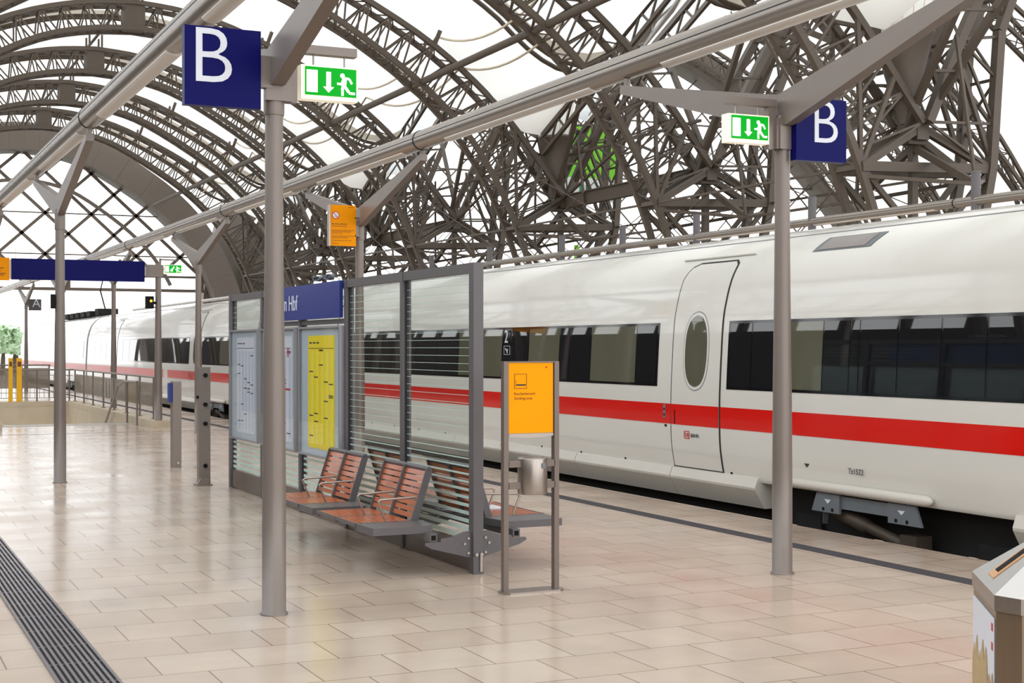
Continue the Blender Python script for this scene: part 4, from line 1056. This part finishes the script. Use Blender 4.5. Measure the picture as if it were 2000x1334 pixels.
    for a, c in segs:
        poly = [(0.07, 0.36), (0.03, 0.345), (-0.005, 0.25), (0.0, 0.225), (0.115, 0.03), (0.30, 0.03), (0.30, 0.36)]
        if c - a > 0.2: MB().prism(poly, lambda u, z: (XS + u, a + 0.007, z), lambda u, z: (XS + u, c - 0.007, z)).build('skirt_panel', SKIRT, t)
    b = MB()
    k = yy + 0.5
    while k < ye: b.box(XS + 0.05, XS + 0.056, k, k + 0.04, 0.352, 0.378); k += 1.15
    b.build('latch', BLACKM, t)
    # bogies
    for yb in (y0 + open_near - 1.8, y1 - open_far + 1.8):
        g_ = MB()
        for xx in (XS + 0.55, 2 * XC - XS - 0.55): g_.box(xx - 0.09, xx + 0.09, yb - 1.75, yb + 1.75, -0.02, 0.14)
        g_.box(XS + 0.5, 2 * XC - XS - 0.5, yb - 0.25, yb + 0.25, -0.05, 0.2)
        bo = g_.build('bogie', UNDER, t)
        for dy in (-1.3, 1.3):
            wb = MB()
            for xx in (XS + 0.72, 2 * XC - XS - 0.72): wb.tube([(xx - 0.065, yb + dy, -0.12), (xx + 0.065, yb + dy, -0.12)], 0.43, 28)
            wb.tube([(XS + 0.5, yb + dy, -0.12), (2 * XC - XS - 0.5, yb + dy, -0.12)], 0.09, 12)
            wb.build('wheelset', RUST, bo)
            MB().box(XS + 0.30, XS + 0.5, yb + dy - 0.2, yb + dy + 0.2, -0.28, 0.02).build('axle_box', UNDER, bo)
            sp_ = MB()
            sp_.tube([(XS + 0.42 + 0.06 * math.cos(k2 * 0.8), yb + dy + 0.32 + 0.06 * math.sin(k2 * 0.8), -0.22 + k2 * 0.0065) for k2 in range(44)], 0.013, 8)
            sp_.build('spring', RUST, bo)
        MB().tube([(XS + 0.16, yb + 0.72, 0.13), (XS + 0.16, yb + 0.2, 0.02), (XS + 0.16, yb + 0.19, 0.02), (XS + 0.16, yb - 0.35, -0.09)], [0.075, 0.075, 0.055, 0.055], 16).build('damper', RUST, bo)
        MB().box(XS + 0.08, XS + 0.26, yb - 0.56, yb - 0.34, -0.22, 0.02).build('damper_mount', RUST, bo)
        br = MB().box(XS + 0.045, XS + 0.075, yb - 0.55, yb + 0.72, 0.17, 0.29).build('lift_bracket', BRACK, t)
        for ya, yb2 in ((yb + 0.45, yb + 0.80), (yb - 0.62, yb - 0.25)):
            MB().prism([(ya, 0.30), (yb2, 0.30), (yb2 + (0.08 if ya > yb else 0), 0.12), (ya - (0.0 if ya > yb else 0.08), 0.12)], lambda y, z: (XS + 0.02, y, z), lambda y, z: (XS + 0.045, y, z)).build('bracket_plate', BRACK, br)
            hb = MB()
            for f in (0.3, 0.7): hb.tube([(XS + 0.02, ya + (yb2 - ya) * f, 0.15), (XS + 0.016, ya + (yb2 - ya) * f, 0.15)], 0.018, 10)
            hb.build('bolt_hole', BLACKM, br)
            MB().prism([(-0.05, 0.245), (0.05, 0.245), (0, 0.205)], lambda u, z: (XS + 0.017, (ya + yb2) / 2 + u, z), lambda u, z: (XS + 0.02, (ya + yb2) / 2 + u, z)).build('white_mark', WLET, br)
        MB().bar((XS + 0.06, yb + 0.70, 0.14), (XS + 0.12, yb + 0.80, 0.0), 0.05, 0.03).build('bracket_lug', BRACK, br)
        MB().tube([(XS + 0.014, yb - 0.845, 0.36), (XS + 0.013, yb - 0.838, 0.36), (XS + 0.012, yb - 0.82, 0.36), (XS + 0.010, yb - 0.79, 0.36), (XS + 0.008, yb - 0.75, 0.36), (XS + 0.008, yb + 1.3, 0.36), (XS + 0.05, yb + 1.38, 0.36)], [0.008, 0.022, 0.036, 0.046, 0.05, 0.05, 0.03], 14).build('lower_bulge', SKIRT, t)
    # bellows at both ends
    pr2 = [(XC + (x - XC) * 0.93, 0.3 + (z - 0.3) * 0.965) for x, z in prof]
    MB().prism(pr2, lambda x, z: (x, y1, z), lambda x, z: (x, y1 + 0.36, z)).build('gangway_bellows', SEAM, t)
    MB().prism([(XC + (x - XC) * 0.8, 0.35 + (z - 0.3) * 0.85) for x, z in prof], lambda x, z: (x, y0 - 0.04, z), lambda x, z: (x, y0, z)).build('end_frame', SEAM, t)
    return t
TR = TRAINR
c1 = car(6.9, 32.0, 'nearest white train car with red stripe, oval door window and bogie', [(7.3, 13.0, [7.9, 8.6, 9.15, 9.7, 10.26, 10.8, 10.94, 11.35, 12.0, 12.55]), (14.44, 26.2, [14.95, 16.1, 16.68, 16.98, 17.92, 18.4, 18.8, 19.6, 20.4, 21.3, 22.2, 23.2, 24.2, 25.2]), (27.8, 31.4, [28.8, 29.9])], [13.62, 27.0], [(6.9, 32.0, TR)], 5.55, 5.55, (11.9, 15.6, 17.3, 19.2, 20.0))
text('coach_number', '2', 0.26, WLET, c1, (8.551, 18.68, 1.77), 'W', 0.003)
MB().add([skin(18.48, 1.74, 0.009), skin(18.72, 1.74, 0.009), skin(18.72, 1.97, 0.009), skin(18.48, 1.97, 0.009)], [(0, 1, 2, 3)]).build('number_plate', BAND, c1)
b = MB()
for z0, z1, a, c in ((1.60, 1.605, 18.5, 18.70), (1.72, 1.725, 18.5, 18.70)):
    b.box(8.553, 8.556, a, c, z0, z1)
b.box(8.553, 8.556, 18.5, 18.505, 1.6, 1.725).box(8.553, 8.556, 18.695, 18.7, 1.6, 1.725).box(8.553, 8.556, 18.58, 18.60, 1.62, 1.68).bar((8.5545, 18.60, 1.65), (8.5545, 18.66, 1.69), 0.014, 0.003, (1, 0, 0))
b.build('pictogram', WLET, c1)
l = MB(); 
for a, c, z0, z1 in ((13.72, 13.83, 0.688, 0.695), (13.72, 13.83, 0.765, 0.772), (13.72, 13.728, 0.688, 0.772), (13.822, 13.83, 0.688, 0.772)): l.box(XS - 0.013, XS - 0.0105, a, c, z0, z1)
l.build('logo_frame', REDP, c1)
text('logo_letters', 'DB', 0.062, REDP, c1, (XS - 0.0115, 13.815, 0.708), 'W', 0.002)
text('logo_text', 'BAHN', 0.06, DARKT, c1, (XS - 0.0115, 13.69, 0.707), 'W', 0.002)
text('car_marking', 'Tz1522', 0.075, DARKT, c1, (XS + 0.004, 10.95, 0.52), 'W', 0.002)
b = MB()
for yc in (11.60, ):
    b.prism([(-0.04, 0.565), (0.04, 0.565), (0, 0.53)], lambda u, z: (XS + 0.012, yc + u, z), lambda u, z: (XS + 0.016, yc + u, z))
b.build('jacking_mark', DARKT, c1)
b = patch(2.66, 2.80, lambda z: 11.88 - (z - 2.66) * 0.6, lambda z: 10.98 - (z - 2.66) * 0.6, 0.006, 6); b.build('vent_frame', BRACK, c1)
b = patch(2.672, 2.79, lambda z: 11.80 - (z - 2.66) * 0.6, lambda z: 11.08 - (z - 2.66) * 0.6, 0.010, 6); b.build('vent_grille', mat('grey_vent_mesh', srgb(150, 144, 140), 0.5, 0.3), c1)
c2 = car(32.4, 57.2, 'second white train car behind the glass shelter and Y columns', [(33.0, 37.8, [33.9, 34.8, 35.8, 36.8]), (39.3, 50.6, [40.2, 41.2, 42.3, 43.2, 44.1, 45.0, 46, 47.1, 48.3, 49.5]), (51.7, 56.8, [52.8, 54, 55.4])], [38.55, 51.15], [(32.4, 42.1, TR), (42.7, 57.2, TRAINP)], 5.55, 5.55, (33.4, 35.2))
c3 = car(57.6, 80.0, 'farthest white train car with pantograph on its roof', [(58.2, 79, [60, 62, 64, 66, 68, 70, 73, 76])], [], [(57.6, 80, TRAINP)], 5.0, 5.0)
p = MB()
for k in range(6): p.box(9.3, 10.4, 61.5 + k * 1.6, 62.4 + k * 1.6, 3.0, 3.22)
p.build('roof_equipment', UNDER, c3)
p = MB().bar((9.9, 61.2, 3.2), (9.9, 62.6, 4.1), 0.05); p.bar((9.9, 62.6, 4.1), (9.9, 61.4, 4.9), 0.04); p.bar((9.2, 61.4, 4.9), (10.6, 61.4, 4.9), 0.05); p.box(9.5, 10.3, 60.6, 61.5, 3.0, 3.3)
p.build('pantograph', UNDER, c3)
# rails
for k, x in enumerate((9.26, 10.70)):
    b = MB().box(x - 0.035, x + 0.035, -14, 108, -0.60, -0.55).box(x - 0.012, x + 0.012, -14, 108, -0.70, -0.60).box(x - 0.07, x + 0.07, -14, 108, -0.75, -0.70)
    tag(b.build('rail', RUST), 'steel running rail under the train, %s' % ('nearer the platform', 'on the far side')[k], 'rail', 'rails under the train')
struct(MB().box(11.7, 13.2, -14, 108, -0.75, -0.70).build('trim_7', CONC), 'concrete strip beyond the train track', 'kerb')

# ------------------------------------------------------------------ banner beyond the piers, trees outside
k_ = 57.0 / 72.3
t = thing('hanging_banner', 'bright green and white banner hanging behind the roof piers', 'banner', (30.3, 57, 8.4), 0)
bz = lambda z: 1.7 + (z - 1.7) * k_
MB().prism([(36.85 * k_, bz(11.3)), (40.2 * k_, bz(11.3)), (40.3 * k_, bz(12.6)), (39.8 * k_, bz(14.3)), (37.6 * k_, bz(14.3)), (37.1 * k_, bz(13.0))], lambda x, z: (x, 57, z), lambda x, z: (x, 57.04, z)).build('green_field', BANG, t)
MB().box(36.85 * k_, 40.2 * k_, 57, 57.04, bz(9.95), bz(11.3)).build('white_field', BANW, t)
b = MB()
for x0, x1, z0, z1 in ((37.2, 37.75, 10.1, 10.28), (37.75, 37.9, 10.1, 10.9), (38.15, 38.35, 10.15, 10.9), (38.8, 39.2, 10.6, 10.75), (39.0, 39.2, 10.2, 10.9)): b.box(x0 * k_, x1 * k_, 56.99, 57, bz(z0), bz(z1))
b.bar((39.45 * k_, 56.995, bz(10.8)), (39.75 * k_, 56.995, bz(10.1)), 0.16, 0.01, (0, 1, 0)); b.bar((39.75 * k_, 56.995, bz(10.1)), (40.0 * k_, 56.995, bz(10.8)), 0.16, 0.01, (0, 1, 0)); b.build('lettering', BANT, t)
for x in (37.7, 39.7): MB().bar((x * k_, 57.02, bz(14.3)), (x * k_, 57.02, 14.5), 0.03).build('hanger_cable', STEEL, t)
t = thing('flag_pole', 'thin bright green pole behind the train roof', 'pole', (31.2, 60, 0))
MB().box(31.1, 31.3, 60, 60.1, -0.75, 6.5).build('shaft', BANG, t)
def tree(x, y, h, label):
    t = thing('tree', label, 'tree', (x, y, -0.75), 0, 'trees outside the gable')
    MB().tube([(x, y, -0.75), (x + 0.1, y, h * 0.5)], [0.25, 0.12], 8).build('trunk', BARK, t)
    b = MB()
    for k in range(420):
        a = RND.random() * 2 * PI; q = RND.random() ** 0.5; ph = (RND.random() - 0.35) * 1.5
        r = h * 0.36 * q; px, py, pz = x + r * math.cos(a), y + r * math.sin(a) * 0.8, h * 0.55 + h * 0.33 * ph
        s_ = 0.25 + 0.35 * RND.random(); d1 = Vector((RND.uniform(-1, 1), RND.uniform(-1, 1), RND.uniform(-1, 1))).normalized(); d2 = d1.cross(Vector((RND.uniform(-1, 1), RND.uniform(-1, 1), 0.3))).normalized()
        c = Vector((px, py, pz)); b.add([c - d1 * s_, c + d2 * s_ * 0.6, c + d1 * s_, c - d2 * s_ * 0.6], [(0, 1, 2, 3)])
    b.build('foliage', LEAF, t)
for i, (x, y, h) in enumerate(((11.0, 128, 3.6), (13.0, 136, 4.0), (14.6, 142, 3.4), (15.6, 150, 3.2), (8.6, 138, 4.6))):
    tree(x, y, h, 'glare-paled green tree outside the far gable, %s from the left' % ('second', 'third', 'fourth', 'fifth', 'first')[i])
